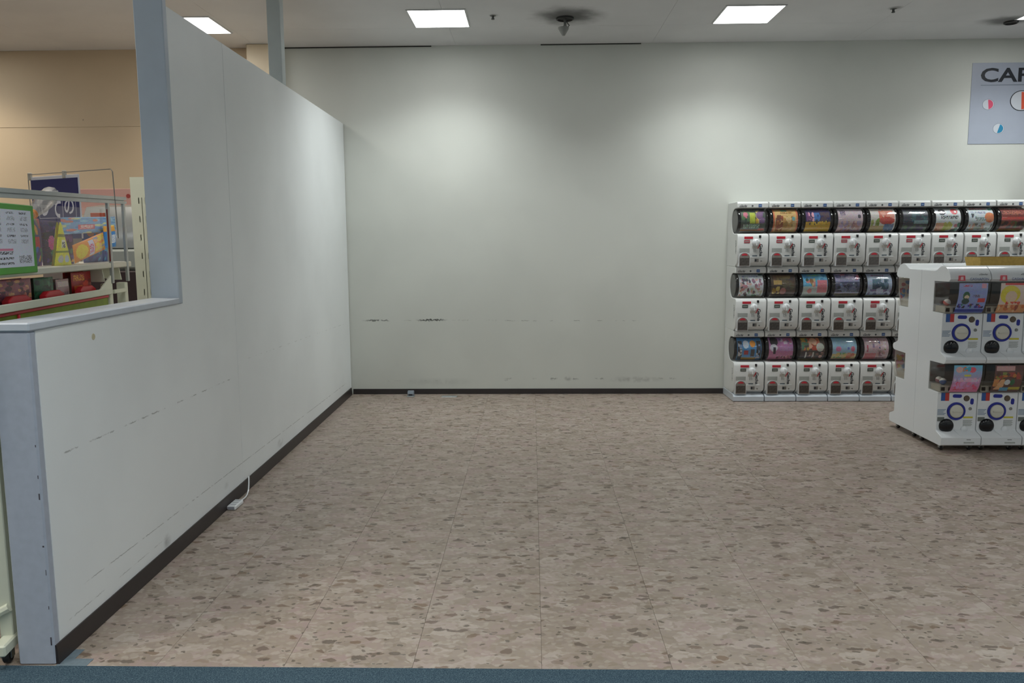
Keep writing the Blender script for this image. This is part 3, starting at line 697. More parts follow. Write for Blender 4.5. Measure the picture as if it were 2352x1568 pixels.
side_logo = text_mesh('end_logo', 'Gacha', -.352, -.318, .115, .235, -.0006, mat('grey_ink', rgb(92, 96, 98), .4), 0, 2, .3)
hid_me = None
for c in range(9):
    x0 = 1.862 + c * PITCH
    ordn = ['first', 'second', 'third', 'fourth', 'fifth', 'sixth', 'seventh', 'eighth', 'ninth'][c]
    if c < 5: lb, gpn = 'pale grey plinth under the %s stack of capsule machines from the bare wall' % ordn, None
    else: lb, gpn = 'pale grey plinth hidden behind the wheeled capsule cabinets', 'plinths behind the wheeled cabinets'
    put('plinth', base_me, None, (x0 - .002, YW - .008, .001), None, lb, 'plinth', gpn)
    for r in range(3):
        z0 = .0675 + (2 - r) * HM
        if (r, c) in CARDS:
            desc, red, cmds = CARDS[(r, c)]
            cm = raster_mesh('display_card', paint(cmds, seed=r * 10 + c, grain=.035), card_fn, M_card)
            lb = '%s capsule machine with %s' % (tier[r], desc); gpn = 'capsule machines along the back wall'
        else:
            red = c % 2
            if hid_me is None: hid_me = raster_mesh('display_card', paint(hidden_card, seed=77), card_fn, M_card)
            cm = hid_me
            lb = 'white capsule machine hidden behind the wheeled capsule cabinets'; gpn = 'capsule machines behind the wheeled cabinets'
        t = root('capsule_machine', (x0, YW - .008, z0), 0, lb, 'capsule machine', gpn)
        t.scale = (1, 1, .9905)
        made = {}
        for (nm, me, par) in GM:
            made[nm] = put(nm, me, made.get(par, t) if par else t)
        put('display_card', cm, t)
        p = put('price_label', price_red if red else price_grn, t)
        put('price_lettering', price_tx, p)
        if c == 0: put('end_logo', side_logo, t)

# ------------------------------------------------------------------ wheeled double-sided capsule cabinets
WC = .276
def station_profile():
    p = [(-.0004, .045), (-.395, .045), (-.408, .055), (-.410, .105), (-.400, .116), (-.338, .138), (-.330, .148), (-.330, .410), (-.345, .414), (-.19, .416), (-.19, .618), (-.380, .622), (-.402, .632),
         (-.410, .655), (-.400, .673), (-.338, .695), (-.330, .705), (-.330, .967), (-.345, .971), (-.19, .973), (-.19, 1.188), (-.385, 1.192)]
    p += [(-.300 + .108 * math.cos(R(a)), 1.192 + .108 * math.sin(R(a))) for a in range(170, 59, -15)]
    p += [(-.215, 1.268), (-.19, 1.262), (-.0004, 1.262)]
    return p
ST = []
def sp_(name, mesh, parent=None): ST.append((name, mesh, parent))
sp_('body', MB().prism(station_profile(), 0, WC, .0025).mesh('body', M_white2, True))
def bow(z0, z1, n=14):
    pts = []
    for i in range(n + 1):
        t = i / n; z = z0 + (z1 - z0) * t
        y = -.345 - .058 * math.sin(min(1, t * 1.25) * math.pi / 2) ** .8
        pts.append((y, z))
    return pts
for zt in (0.0, .557):
    pr = bow(.414 + zt, .620 + zt + (.012 if zt else 0))
    mb = MB(); n = len(pr)
    mb.add([(.001, y, z) for y, z in pr] + [(WC - .001, y, z) for y, z in pr], [(i, i + 1, n + i + 1, n + i) for i in range(n - 1)])
    for xx in (.001, WC - .001):
        mb.add([(xx, y, z) for y, z in pr] + [(xx, -.192, pr[-1][1]), (xx, -.192, pr[0][1])], [tuple(range(n + 2))])
    sp_('window', mb.mesh('window', clear_mat('tinted_clear_plastic', (.94, .93, .90), .05, .03, (.5, .48, .45)) if 'tinted_clear_plastic' not in MATS else MATS['tinted_clear_plastic'], False))
    sp_('hopper', MB().box(.006, WC - .006, -.203, -.1905, .470 + zt, .617 + zt).mesh('hopper', mat('brown_hopper', rgb(74, 66, 58), .6, noise=.2, scale=30)))
    tx = [.010]
    for q in range(5): tx += [.016 + q * .051, .044 + q * .051]
    tx.append(WC - .010)
    sp_('capsule_tray', pierced(tx, [.418 + zt, .424 + zt, .452 + zt, .462 + zt], -.335, -.333, -.205, lambda i, j: j == 1 and i % 2 == 1).mesh('capsule_tray', mat('frosted_tray', rgb(176, 172, 160), .4)))
    zp = zt + .038
    G = -.3305
    def L2(name, x0, x1, z0, z1, m, parent=None, th=.0015):
        sp_(name, MB().rbox(x0, x1, G - th, G + .0003, z0 + zp, z1 + zp, .0004).mesh(name, m), parent)
    L2('blue_sticker', .024, .052, .315, .372, mat('blue_red_sticker', rgb(52, 92, 160), .4))
    L2('red_sticker', .0525, .080, .315, .372, mat('orange_red_print', rgb(196, 66, 60), .4))
    def pill(name, x0, x1, z0, z1, m):
        h = z1 - z0; w = x1 - x0; r = min(h, w) / 2; pts = []
        for a in range(0, 360, 30):
            cx = x0 + r if math.cos(R(a + .1)) < 0 else x1 - r; cz = z0 + r if math.sin(R(a + .1)) < 0 else z1 - r
            pts.append((cx + r * math.cos(R(a)), cz + r * math.sin(R(a)) + zp))
        sp_(name, plate(pts, G - .002, G).mesh(name, m))
    pill('blue_oval', .104, .168, .336, .362, M_navyink)
    pill('blue_button_label', .228, .252, .288, .332, M_navyink)
    sp_('coin_entry', MB().lathe([(0, -.006), (.018, -.006), (.021, -.002), (.0215, 0)], 'y', 20, (.202, G, .332 + zp)).mesh('coin_entry', mat('bronze_metal', rgb(110, 98, 84), .35, .6), True))
    sp_('lock', MB().lathe([(0, -.004), (.010, -.004), (.0115, 0)], 'y', 16, (.231, G, .258 + zp)).mesh('lock', M_chrome, True))
    ringp = [(.050, 0), (.050, -.010), (.062, -.010), (.064, -.006), (.064, 0)]
    mb = MB(); seg = 32; v = []; f = []
    for (r_, h_) in ringp:
        for s in range(seg): v.append((.133 + r_ * math.cos(2 * math.pi * s / seg), G + h_, .241 + zp + r_ * math.sin(2 * math.pi * s / seg)))
    for i in range(len(ringp) - 1):
        for s in range(seg):
            t2 = (s + 1) % seg; f.append((i * seg + s, i * seg + t2, (i + 1) * seg + t2, (i + 1) * seg + s))
    mb.add(v, f)
    sp_('dial_ring', mb.mesh('dial_ring', M_navyink, True))
    sp_('dial', MB().lathe([(0, -.020), (.034, -.019), (.046, -.012), (.050, 0)], 'y', 28, (.133, G, .241 + zp)).mesh('dial', mat('ivory_plastic', rgb(216, 214, 200), .25), True), 'dial_ring')
    sp_('dial_bar', MB().rbox(.098, .168, G - .025, G - .015, .234 + zp, .246 + zp, .004).mesh('dial_bar', mat('ivory_plastic', rgb(216, 214, 200), .25)), 'dial_ring')
    mk = MB()
    for q in range(5): mk.box(.004, .062 - .008 * (q % 3), G - .001, G, .250 - q * .009 + zp, .2545 - q * .009 + zp)
    sp_('small_print', mk.mesh('small_print', mat('pale_blue_print', rgb(126, 146, 170), .4)))
    L2('yellow_strip', .185, .252, .190, .202, M_yellowink)
    mk = MB()
    for q in range(6): mk.box(.186, .250 - .006 * (q % 2), G - .001, G, .176 - (q + 1) * .0075 + .0035 + zp, .176 - q * .0075 + zp)
    sp_('notice_print', mk.mesh('notice_print', M_grey))
    if not zt: L2('serial_label', .006, .054, .168, .198, mat('dark_grey_label', rgb(110, 116, 112), .4))
    sp_('pickup_bowl', MB().lathe([(.051, .006), (.051, -.004), (.048, -.010), (.038, -.016), (.02, -.020), (0, -.021)], 'y', 28, (.070, -.332, .174 + zt)).mesh('pickup_bowl', M_black, True))
    sp_('thumb_recess', MB().lathe([(.024, .006), (.023, -.004), (.016, -.010), (0, -.013)], 'y', 20, (.196, -.334, .150 + zt)).mesh('thumb_recess', M_white2, True))
    sp_('tray_seam', MB().tube([(.122, -.3315, .150 + zt), (.127, -.340, .139 + zt), (.138, -.400, .117 + zt), (.140, -.4105, .10 + zt)], .0012, 6).mesh('tray_seam', M_white2))
sp_('red_logo', plate([(.052, 1.200), (.056, 1.236), (.096, 1.236), (.100, 1.200)], -.409, -.402).mesh('red_logo', mat('coral_print', rgb(222, 92, 104), .4)))
sp_('logo_frame', plate([(.066, 1.206), (.068, 1.228), (.084, 1.228), (.086, 1.206)], -.4098, -.4092).mesh('logo_frame', mat('pale_pink_print', rgb(236, 206, 208), .4)), 'red_logo')
sp_('brand_lettering', text_mesh('brand_lettering', 'GASHAPON', .130, .256, 1.203, 1.220, -.409, M_blueink, .0))
sp_('small_lettering', text_mesh('small_lettering', 'Gasha', .196, .252, 1.238, 1.249, -.401, M_ink, .01, slant=.2))
sp_('base_lettering', worn_print(.176, .206, .089, .095, -.4104, 5).mesh('base_lettering', mat('grey_ink', rgb(92, 96, 98), .4)))
sp_('base_mark', MB().box(.158, .230, -.4108, -.4098, .066, .076).mesh('base_mark', M_grey))
for (xx, yy) in ((.04, -.33), (.236, -.33), (.04, -.06), (.236, -.06)):
    sp_('caster', MB().lathe([(.018, -.008), (.020, -.004), (.020, .004), (.018, .008)], 'x', 16, (xx, yy, .0205)).mesh('caster', M_rubber, True))
    sp_('caster_fork', fork(xx, yy, .010, .014, .018, .0448).mesh('caster_fork', mat('pale_grey_metal', rgb(150, 152, 148), .5, .2)))
def st_card(zt):
    top = .616 + zt + (.010 if zt else 0)
    pr = bow(.418 + zt, top, 20)
    def fn(u, v):
        t = (1 - v) * 20; i = min(19, int(t)); q = t - i
        y = pr[i][0] * (1 - q) + pr[i + 1][0] * q; z = pr[i][1] * (1 - q) + pr[i + 1][1] * q
        return (.066 + .194 * u, y + .004, z)
    return fn
SC = {}
SC['up0'] = [('g', (150, 160, 210), (120, 140, 200)), ('w', .15, .05, .45, .12, (200, 50, 70)), ('r', .78, .02, .95, .16, (206, 150, 170)), ('e', .28, .42, .12, .14, (40, 90, 60)), ('e', .30, .46, .08, .07, (206, 190, 170)), ('e', .28, .6, .13, .1, (36, 70, 66)), ('w', .5, .38, .75, .46, (90, 80, 110)), ('r', .7, .5, .95, .64, (190, 56, 66)), ('s', .03, .68, .97, .84, [(50, 50, 150), (60, 130, 120), (190, 70, 90), (40, 40, 60)], 20, .05), ('r', 0, .86, 1, .97, (40, 60, 150))]
SC['low0'] = [('g', (110, 180, 216), (226, 120, 160)), ('e', .2, .16, .13, .11, (206, 170, 170)), ('e', .66, .16, .12, .1, (226, 90, 110)), ('s', .3, .05, .6, .25, [(60, 160, 190), (206, 120, 90)], 8, .06), ('r', .38, .34, .62, .4, (190, 190, 70)), ('s', .05, .45, .95, .6, [(206, 190, 226), (170, 170, 216), (220, 170, 200)], 20, .07), ('s', .05, .6, .95, .9, [(226, 130, 170), (206, 150, 200), (230, 90, 130)], 24, .08), ('w', .1, .86, .6, .92, (206, 60, 80))]
SC['up1'] = [('bg', (226, 196, 190)), ('r', .15, .0, 1, .06, (206, 60, 60)), ('e', .36, .38, .34, .3, (214, 196, 60)), ('e', .4, .46, .2, .2, (222, 190, 170)), ('s', .25, .62, .75, .72, [(190, 60, 50), (206, 90, 70)], 8, .06), ('r', 0, .72, 1, 1, (206, 150, 106)), ('s', .05, .74, .95, .98, [(190, 110, 70), (216, 180, 140), (150, 80, 60)], 16, .07)]
SC['low1'] = [('bg', (92, 60, 56)), ('r', .05, .03, .7, .2, (190, 150, 150)), ('s', .05, .25, .95, .5, [(150, 60, 50), (176, 110, 50), (70, 50, 40), (120, 130, 60)], 22, .08), ('s', .02, .5, .4, .9, [(190, 130, 80), (206, 160, 120)], 10, .12), ('e', .5, .62, .1, .1, (190, 196, 206)), ('e', .68, .62, .08, .12, (30, 96, 60)), ('r', .3, .82, .6, .95, (90, 150, 180)), ('r', .6, .8, 1, .9, (170, 160, 60))]
SC['x'] = [('bg', (206, 200, 196)), ('s', .05, .1, .95, .9, [(190, 120, 130), (120, 150, 190), (206, 180, 120)], 30, .09)]
XS = 2.855; YS = 5.95
for side in (0, 1):
    for c in range(3):
        if side == 0:
            keys = [('up0', 'low0'), ('up1', 'low1'), ('x', 'x')][c]
            lb = ['two-tier white capsule cabinet with plain side showing, blue card above and pink one below',
                  'two-tier white capsule cabinet with a yellow and cream card above a dark brown card',
                  'two-tier white capsule cabinet, third along from the plain cabinet side'][c]
            t = root('capsule_cabinet', (XS + c * .281, YS, 0), 0, lb, 'capsule machine', 'wheeled capsule cabinets facing the aisle')
        else:
            keys = ('x', 'x')
            lb = 'two-tier capsule cabinet turned to the wall, back to back with the aisle-facing ones'
            if c == 0: lb = 'two-tier capsule cabinet turned to the wall, sharing the plain white side end'
            t = root('capsule_cabinet', (XS + c * .281 + WC, YS, 0), math.pi, lb, 'capsule machine', 'wheeled capsule cabinets facing the wall')
        made = {}
        for (nm, me, par) in ST: made[nm] = put(nm, me, made.get(par, t) if par else t)
        put('display_card', raster_mesh('display_card', np.clip(paint(SC[keys[0]], 60, 60, seed=50 + c + side * 5, grain=.03) * 1.2, 0, 1), st_card(.557), M_card), t)
        put('display_card', raster_mesh('display_card', np.clip(paint(SC[keys[1]], 60, 60, seed=60 + c + side * 5, grain=.03) * 1.2, 0, 1), st_card(0), M_card), t)
# a few loose capsules lying in the end windows
def capsule(loc, colr_, lb, tilt):
    t = root('toy_capsule', loc, 0, lb, 'capsule', 'toy capsules in the cabinet end window')
    t.rotation_euler = (tilt, .3, .4)
    r = .024
    put('lower_half', MB().lathe([(0, -r)] + [(r * math.cos(R(a)), r * math.sin(R(a))) for a in range(-75, 1, 15)], 'z', 16).mesh('lower_half', mat('capsule_' + lb.split()[0], colr_, .25), True), t)
    put('upper_half', MB().lathe([(r * math.cos(R(a)), r * math.sin(R(a))) for a in range(0, 76, 15)] + [(0, r)], 'z', 16).mesh('upper_half', mat('capsule_clear', rgb(214, 210, 206), .2), True), t)
capsule((XS + .045, YS - .29, .462 + .557 + .0255), rgb(206, 110, 104), 'coral and clear toy capsule in the upper end window', .5)
capsule((XS + .045, YS - .30, .462 + .0255), rgb(60, 96, 150), 'blue and clear toy capsule in the lower end window', -.4)
capsule((XS + .05, YS - .235, .462 + .0255), rgb(150, 90, 100), 'maroon and clear toy capsule in the lower end window', .2)
# cardboard tray on top
tr = MB()
def quad_tray(w0, w1, d0, d1, h, th):
    o0 = [(-w0, -d0, 0), (w0, -d0, 0), (w0, d0, 0), (-w0, d0, 0)]; o1 = [(-w1, -d1, h), (w1, -d1, h), (w1, d1, h), (-w1, d1, h)]
    i1 = [(-w1 + th, -d1 + th, h), (w1 - th, -d1 + th, h), (w1 - th, d1 - th, h), (-w1 + th, d1 - th, h)]
    i0 = [(-w0 + th, -d0 + th, th), (w0 - th, -d0 + th, th), (w0 - th, d0 - th, th), (-w0 + th, d0 - th, th)]
    v = o0 + o1 + i1 + i0; f = [(3, 2, 1, 0), (12, 13, 14, 15)]
    for i in range(4):
        j = (i + 1) % 4
        f += [(i, j, 4 + j, 4 + i), (4 + i, 4 + j, 8 + j, 8 + i), (8 + i, 8 + j, 12 + j, 12 + i)]
    return MB().add(v, f)
put('cardboard_tray', quad_tray(.155, .172, .09, .10, .088, .006).mesh('cardboard_tray', mat('mustard_cardboard', rgb(176, 146, 74), .8, noise=.12, scale=50)), None,
    (3.375, YS - .01, 1.2635), (0, 0, .02), 'mustard-brown cardboard tray with flared sides on the wheeled capsule cabinets', 'box')

# ------------------------------------------------------------------ wall poster
po = root('wall_poster', (4.066, YW - .0015, 2.357), 0, 'pale blue poster lettered CAP with small two-tone capsules, pinned high on the wall', 'poster')
put('sheet', MB().box(0, .95, -.003, 0, 0, .73).mesh('sheet', mat('pale_blue_poster', rgb(174, 182, 197), .28, noise=.02)), po)
put('lettering', text_mesh('lettering', 'CAP', .080, .535, .556, .684, -.0042, M_ink, .022), po)
put('underline', MB().box(.085, .80, -.0042, -.003, .528, .533).mesh('underline', mat('slate_rule', rgb(120, 132, 146), .5)), po)
def caps_print(cx, cz, r, colr_, rot, edge):
    n = 28; ring = [(cx + r * 1.12 * math.cos(2 * math.pi * i / n), cz + r * math.sin(2 * math.pi * i / n)) for i in range(n)]
    p = put('capsule_print', plate([(cx + (x - cx) * 1.08, cz + (z - cz) * 1.08) for x, z in ring], -.0041, -.003).mesh('capsule_print', edge), po)
    put('white_half', plate(ring, -.0046, -.0041).mesh('white_half', mat('poster_white', rgb(206, 212, 220), .5)), p)
    half = [(cx + r * .95 * math.cos(a + rot), cz + r * .92 * math.sin(a + rot)) for a in np.linspace(-math.pi / 2, math.pi / 2, 14)]
    put('coloured_half', plate(half, -.0051, -.0046).mesh('coloured_half', colr_), p)
caps_print(.165, .357, .046, mat('poster_pink', rgb(218, 84, 116), .5), .1, mat('poster_edge', rgb(140, 150, 164), .5))
caps_print(.465, .388, .086, mat('poster_orange', rgb(222, 92, 66), .5), .05, M_ink)
caps_print(.273, .138, .044, mat('poster_blue', rgb(40, 134, 176), .5), -.3, mat('poster_edge', rgb(140, 150, 164), .5))
caps_print(.62, .15, .05, mat('poster_teal', rgb(60, 160, 150), .5), .4, mat('poster_edge', rgb(140, 150, 164), .5))

# ------------------------------------------------------------------ small things on the floor
ts = root('power_tap', (-1.688, 4.36, .001), R(-1), 'white plastic power tap with a short cord, lying against the partition skirting', 'power strip')
put('case', MB().rbox(-.026, .026, -.06, .06, 0, .026, .006).mesh('case', M_white2), ts)
put('socket_face', MB().rbox(-.018, .018, -.0615, -.0595, .005, .021, .0006).mesh('socket_face', mat('socket_grey', rgb(150, 154, 164), .5)), ts)
for q in range(3):
    put('socket_groove', MB().box(-.018, .018, -.035 + q * .034, -.028 + q * .034, .0262, .0268).mesh('socket_groove', mat('socket_grey', rgb(150, 154, 164), .5)), ts)
cpts = []
for i in range(15):
    t = i / 14; cpts.append((.0 + .016 * math.sin(t * math.pi) - .030 * t, .06 + .24 * t, .014 + .075 * t ** 3 - .008 * math.sin(t * math.pi)))
put('cord', MB().tube(cpts, .0042, 8).mesh('cord', M_white2, True), ts)
fs = root('floor_socket', (-1.175, 7.62, 0), 0, 'small grey pop-up floor socket standing against the back skirting', 'socket')
put('base_plate', MB().rbox(-.036, .036, -.036, .036, .0003, .008, .002).mesh('base_plate', M_alu), fs)
put('hood', MB().prism([(.03, .008), (-.026, .008), (-.03, .03), (-.018, .052), (.006, .058), (.03, .05)], -.03, .03, .004).mesh('hood', mat('worn_grey_metal', rgb(140, 150, 160), .4, .3), True), fs)
put('outlet', MB().box(-.016, .016, -.0306, -.0275, .014, .026).mesh('outlet', M_ink), fs)
fp = root('floor_plate', (-.80, 7.60, 0), 0, 'flat grey metal cover plate set in the floor beside the back skirting', 'cover plate')
put('plate', MB().rbox(-.075, .075, -.035, .035, .0002, .005, .0015).mesh('plate', M_alu), fp)
for sx in (-.062, .062): put('screw', MB().lathe([(0, .0068), (.005, .0064), (.006, .005)], 'z', 10, (sx, 0, 0)).mesh('screw', M_chrome), fp)

# ------------------------------------------------------------------ goods trolley beyond the low end of the partition
CT = root('display_trolley', (-1.90, 2.62, 0), R(9), 'cream enamel wheeled display trolley with aluminium rail, beyond the low partition', 'display shelf')
def ct(name, mb, m, parent=None, smooth=False): return put(name, mb.mesh(name, m, smooth), parent or CT)
for (px, py, h) in ((.022, .075, 1.30), (-.46, .09, 1.30), (-.03, 1.405, 1.290), (-.03, 1.63, 1.285), (-.46, 1.63, 1.285)):
    ct('post', MB().rbox(px - .022, px + .022, py - .022, py + .022, .055, h, .003), M_cream)
ct('side_bar', MB().rbox(-.012, .0, -.05, 1.40, 1.236, 1.268, .003), M_cream)
ct('side_bar', MB().rbox(-.47, -.458, -.05, 1.65, 1.236, 1.268, .003), M_cream)
ct('end_bar', MB().rbox(-.012, .0, 1.43, 1.61, 1.236, 1.256, .003), M_cream)
ct('corner_gusset', MB().prism([(1.25, 1.268), (1.40, 1.268), (1.40, 1.33)], -.010, -.004), M_cream)
mg = mat('olive_green_panel', rgb(118, 140, 28), .5, noise=.12, scale=20)
ct('tray_panel', MB().rbox(-.020, -.014, -.05, 1.37, .98, 1.222, .002), mg)
ct('tray_trim', MB().rbox(-.022, -.010, -.05, 1.37, 1.222, 1.234, .002), M_red)
ct('tray_divider', MB().rbox(-.0135, -.006, .405, .417, .98, 1.221, .001), M_red)
ct('lower_panel', MB().rbox(-.05, -.044, .10, 1.60, .11, .978, .002), mg)
ct('lower_shelf', MB().rbox(-.45, -.025, .12, 1.37, 1.195, 1.215, .003), M_cream)
us = ct('upper_shelf', MB().rbox(-.45, -.004, -.05, 1.72, 1.366, 1.394, .004), mat('cream_shelf_edge', rgb(204, 202, 188), .4, noise=.03))
for yy in (.02, 1.36, 1.60):
    ct('shelf_bracket', MB().prism([(-.02, 1.30), (-.03, 1.362), (-.32, 1.362), (-.20, 1.345), (-.08, 1.30)], yy - .004, yy + .004), M_cream)
for o in [q for q in CT.children if q.name.startswith('shelf_bracket')]:
    o.data.transform(Matrix(((0, 1, 0, 0), (1, 0, 0, 0), (0, 0, 1, 0), (0, 0, 0, 1)))); o.data.flip_normals()
rl = ct('top_rail', plate([(-.016, -.018), (.004, -.018), (.004, -.004), (-.008, -.004), (-.008, .001), (.004, .001), (.004, .018), (-.016, .018)], 0, 1.44), M_alu)
rl.location = (0, .24, 1.676); rl.rotation_euler = (.0278, 0, 0)
for yy, h in ((1.425, 1.70), (1.655, 1.708)):
    u = ct('upright', MB().rbox(-.014, .0, yy - .012, yy + .012, 1.29, h - .006, .002), M_alu)
    if yy < 1.5: ct('red_strip', MB().box(-.010, -.003, yy - .0126, yy - .0121, 1.40, 1.66), mat('maroon_strip', rgb(120, 50, 46), .4), u)
ct('clear_guard', MB().add([(-.022, .56, 1.396), (-.022, 1.40, 1.396), (-.022, 1.40, 1.66), (-.022, .56, 1.65)], [(0, 1, 2, 3)]), clear_mat('clear_acrylic', (.99, .99, .99), .05, refl=.03))
ct('base_beam', MB().rbox(.004, .052, -.03, 1.68, .055, .098, .006), M_cream)
ct('base_beam', MB().rbox(-.48, -.43, -.12, 1.68, .055, .098, .006), M_cream)
ct('brace', MB().tube([(.04, .05, .205), (-.16, .03, .105)], .016, 8), M_cream)
for (px, py) in ((.024, .045), (-.455, .045), (.024, 1.6), (-.455, 1.6)):
    w = ct('caster', MB().lathe([(.020, -.012), (.025, -.008), (.025, .008), (.020, .012)], 'x', 18, (px, py, .026)), M_rubber, None, True)
    ct('hub', MB().lathe([(.010, -.0135), (.010, .0135)], 'x', 12, (px, py, .026)), M_alu, w)
    ct('caster_fork', fork(px, py, .014, .018, .022, .0545), M_chrome)
CTM = Matrix.Translation((-1.90, 2.62, 0)) @ Matrix.Rotation(R(9), 4, 'Z')
def at_ct(x, y, z): return tuple(CTM @ Vector((x, y, z)))

def goods(name, x, y, z, w, h, d, cmds, seed, label, cat, tilt=0.0, pinch=1.0, top=1.0, res=44, group=None, lean=0.0):
    """soft printed packet standing on the trolley: front face print, puffed in the middle; tilt turns it in its own plane"""
    img = np.clip(paint(cmds, res, res, seed=seed, grain=.03) * 1.2, 0, 1)
    def shape(sgn):
        def fn(u, v):
            s = (1 - v); wid = w * (1 - (1 - top) * s)
            e = max(0.0, math.sin(math.pi * u) * math.sin(math.pi * v)) ** .5
            return (sgn * d / 2 * (pinch * e + (1 - pinch)), (u - .5) * wid * (1 if sgn > 0 else 1), s * h)
        return fn
    fr = raster_mesh('front_print', img, shape(1), M_card)
    t = root(name, at_ct(x, y, z), R(9), label, cat, group)
    t.rotation_euler = (tilt, lean, R(9))
    f = put('front_print', fr, t)
    bk = raster_mesh('back_sheet', paint([('bg', cmds[0][1])], 8, 8, seed=seed), shape(-1), M_card)
    bk.flip_normals(); put('back_sheet', bk, t)
    return t
SHZ = 1.3945
goods('snack_bag', -.115, .80, SHZ, .20, .205, .05, [('bg', (66, 50, 110)), ('s', 0, 0, 1, .35, [(150, 60, 56), (190, 130, 60), (110, 100, 80)], 14, .12), ('r', .25, .38, .7, .62, (170, 36, 50)), ('s', 0, .6, 1, 1, [(60, 90, 160), (60, 120, 90), (190, 120, 60), (110, 60, 140)], 26, .08)], 1, 'purple snack bag with a red square, half behind the green price board', 'snack')
goods('snack_bag', -.125, 1.10, SHZ, .34, .20, .05, [('bg', (62, 40, 92)), ('s', 0, 0, 1, .5, [(50, 36, 70), (110, 60, 130), (40, 30, 50)], 14, .12), ('e', .2, .5, .09, .16, (190, 80, 160)), ('s', .1, .6, 1, 1, [(80, 60, 150), (70, 130, 110), (60, 40, 110), (200, 150, 60)], 24, .06)], 2, 'dark violet snack bag standing behind the yellow cone packet', 'snack')
goods('snack_bag', -.125, 1.555, SHZ, .33, .19, .05, [('bg', (60, 80, 140)), ('s', .0, .0, 1, .5, [(50, 110, 170), (40, 40, 60), (190, 120, 70)], 14, .1), ('s', 0, .5, 1, 1, [(60, 50, 120), (70, 140, 180), (60, 90, 90)], 22, .07)], 3, 'blue snack bag standing at the far end of the shelf', 'snack')
goods('cone_packet', -.052, .945, SHZ, .185, .19, .03, [('bg', (200, 196, 40)), ('r', .0, .28, 1, .33, (120, 120, 30)), ('r', .3, .42, .7, .6, (214, 212, 190)), ('w', .34, .45, .66, .58, (60, 60, 50)), ('r', 0, .66, 1, .70, (120, 130, 30)), ('e', .3, .85, .16, .09, (170, 170, 160)), ('e', .7, .85, .16, .09, (170, 180, 190))], 4, 'yellow cone-shaped snack packet standing on the cream shelf', 'snack', top=.08, pinch=.6)
goods('header_bag', -.074, 1.375, 1.543, .70, .078, .016, [('bg', (120, 160, 200)), ('s', 0, 0, 1, 1, [(150, 186, 216), (90, 140, 190), (206, 210, 160), (200, 120, 110)], 40, .07), ('r', .25, .45, .55, .75, (196, 90, 100)), ('w', .27, .5, .53, .7, (230, 190, 190))], 5, 'light blue printed header strip hanging slightly askew over the snack bags', 'snack', tilt=.035)
goods('snack_pouch', -.046, 1.27, 1.430, .40, .086, .03, [('bg', (222, 134, 40)), ('e', .2, .5, .16, .38, (232, 190, 40)), ('r', .4, .1, .56, .9, (190, 190, 216)), ('w', .42, .3, .54, .8, (190, 80, 120)), ('s', .6, .05, 1, .95, [(230, 170, 120), (190, 160, 160), (226, 190, 70), (150, 150, 170)], 20, .1)], 6, 'orange snack pouch lying tilted in front of the violet bags', 'snack', tilt=.16)
goods('snack_pouch', -.046, 1.545, 1.47, .16, .11, .03, [('bg', (40, 120, 190)), ('r', .0, 0, 1, .25, (206, 150, 50)), ('w', .15, .4, .85, .8, (220, 230, 236))], 7, 'bright blue snack pouch with a yellow edge at the shelf end', 'snack', tilt=.05)
# clear plastic gift bag with a ribbon top
gb = root('gift_bag_top', at_ct(-.075, .74, SHZ + .215), R(9), 'crumpled clear gift bag top with an orange band, in front of the navy sign', 'bag')
gb.rotation_euler = (-1.12, 0, R(9))
put('film', MB().lathe([(.012, .0), (.022, .03), (.034, .10), (.040, .20), (.030, .24), (.022, .12)], 'z', 7).mesh('film', clear_mat('cloudy_film', (.88, .88, .88), .15, .2, (.75, .75, .74)), True), gb)
put('orange_band', MB().lathe([(.017, .004), (.022, .012), (.019, .02)], 'z', 12).mesh('orange_band', mat('orange_ribbon', rgb(222, 130, 40), .4), True), gb)

# green framed price board at the near end of the trolley
gf = root('price_board', at_ct(.012, 0, 0), R(9), 'green framed price board with a white printed sheet, clipped to the trolley side', 'sign')
put('frame', MB().rbox(-.004, .006, .06, .540, 1.378, 1.640, .003).mesh('frame', mat('grass_green_plastic', rgb(66, 150, 34), .4, noise=.05)), gf)
cm_ = [('bg', (206, 212, 226))]
for cxx in range(4):
    for ryy in range(3):
        cm_.append(('w', .05 + cxx * .24, .04 + ryy * .2, .2 + cxx * .24, .08 + ryy * .2, (90, 92, 104)))
        cm_.append(('w', .06 + cxx * .24, .11 + ryy * .2, .2 + cxx * .24, .19 + ryy * .2, (160, 164, 178)))
cm_ += [('r', .0, .68, .62, .71, (206, 120, 150)), ('w', .0, .73, .62, .77, (40, 42, 50)), ('w', .0, .82, .62, .86, (40, 42, 50)), ('w', .0, .91, .62, .95, (40, 42, 50)), ('w', .72, .8, .95, .94, (120, 122, 130))]
put('sheet', raster_mesh('sheet', paint(cm_, 110, 80, seed=9, grain=.015), lambda u, v: (.0068, .082 + .430 * u, 1.618 - .214 * v), M_card), gf)

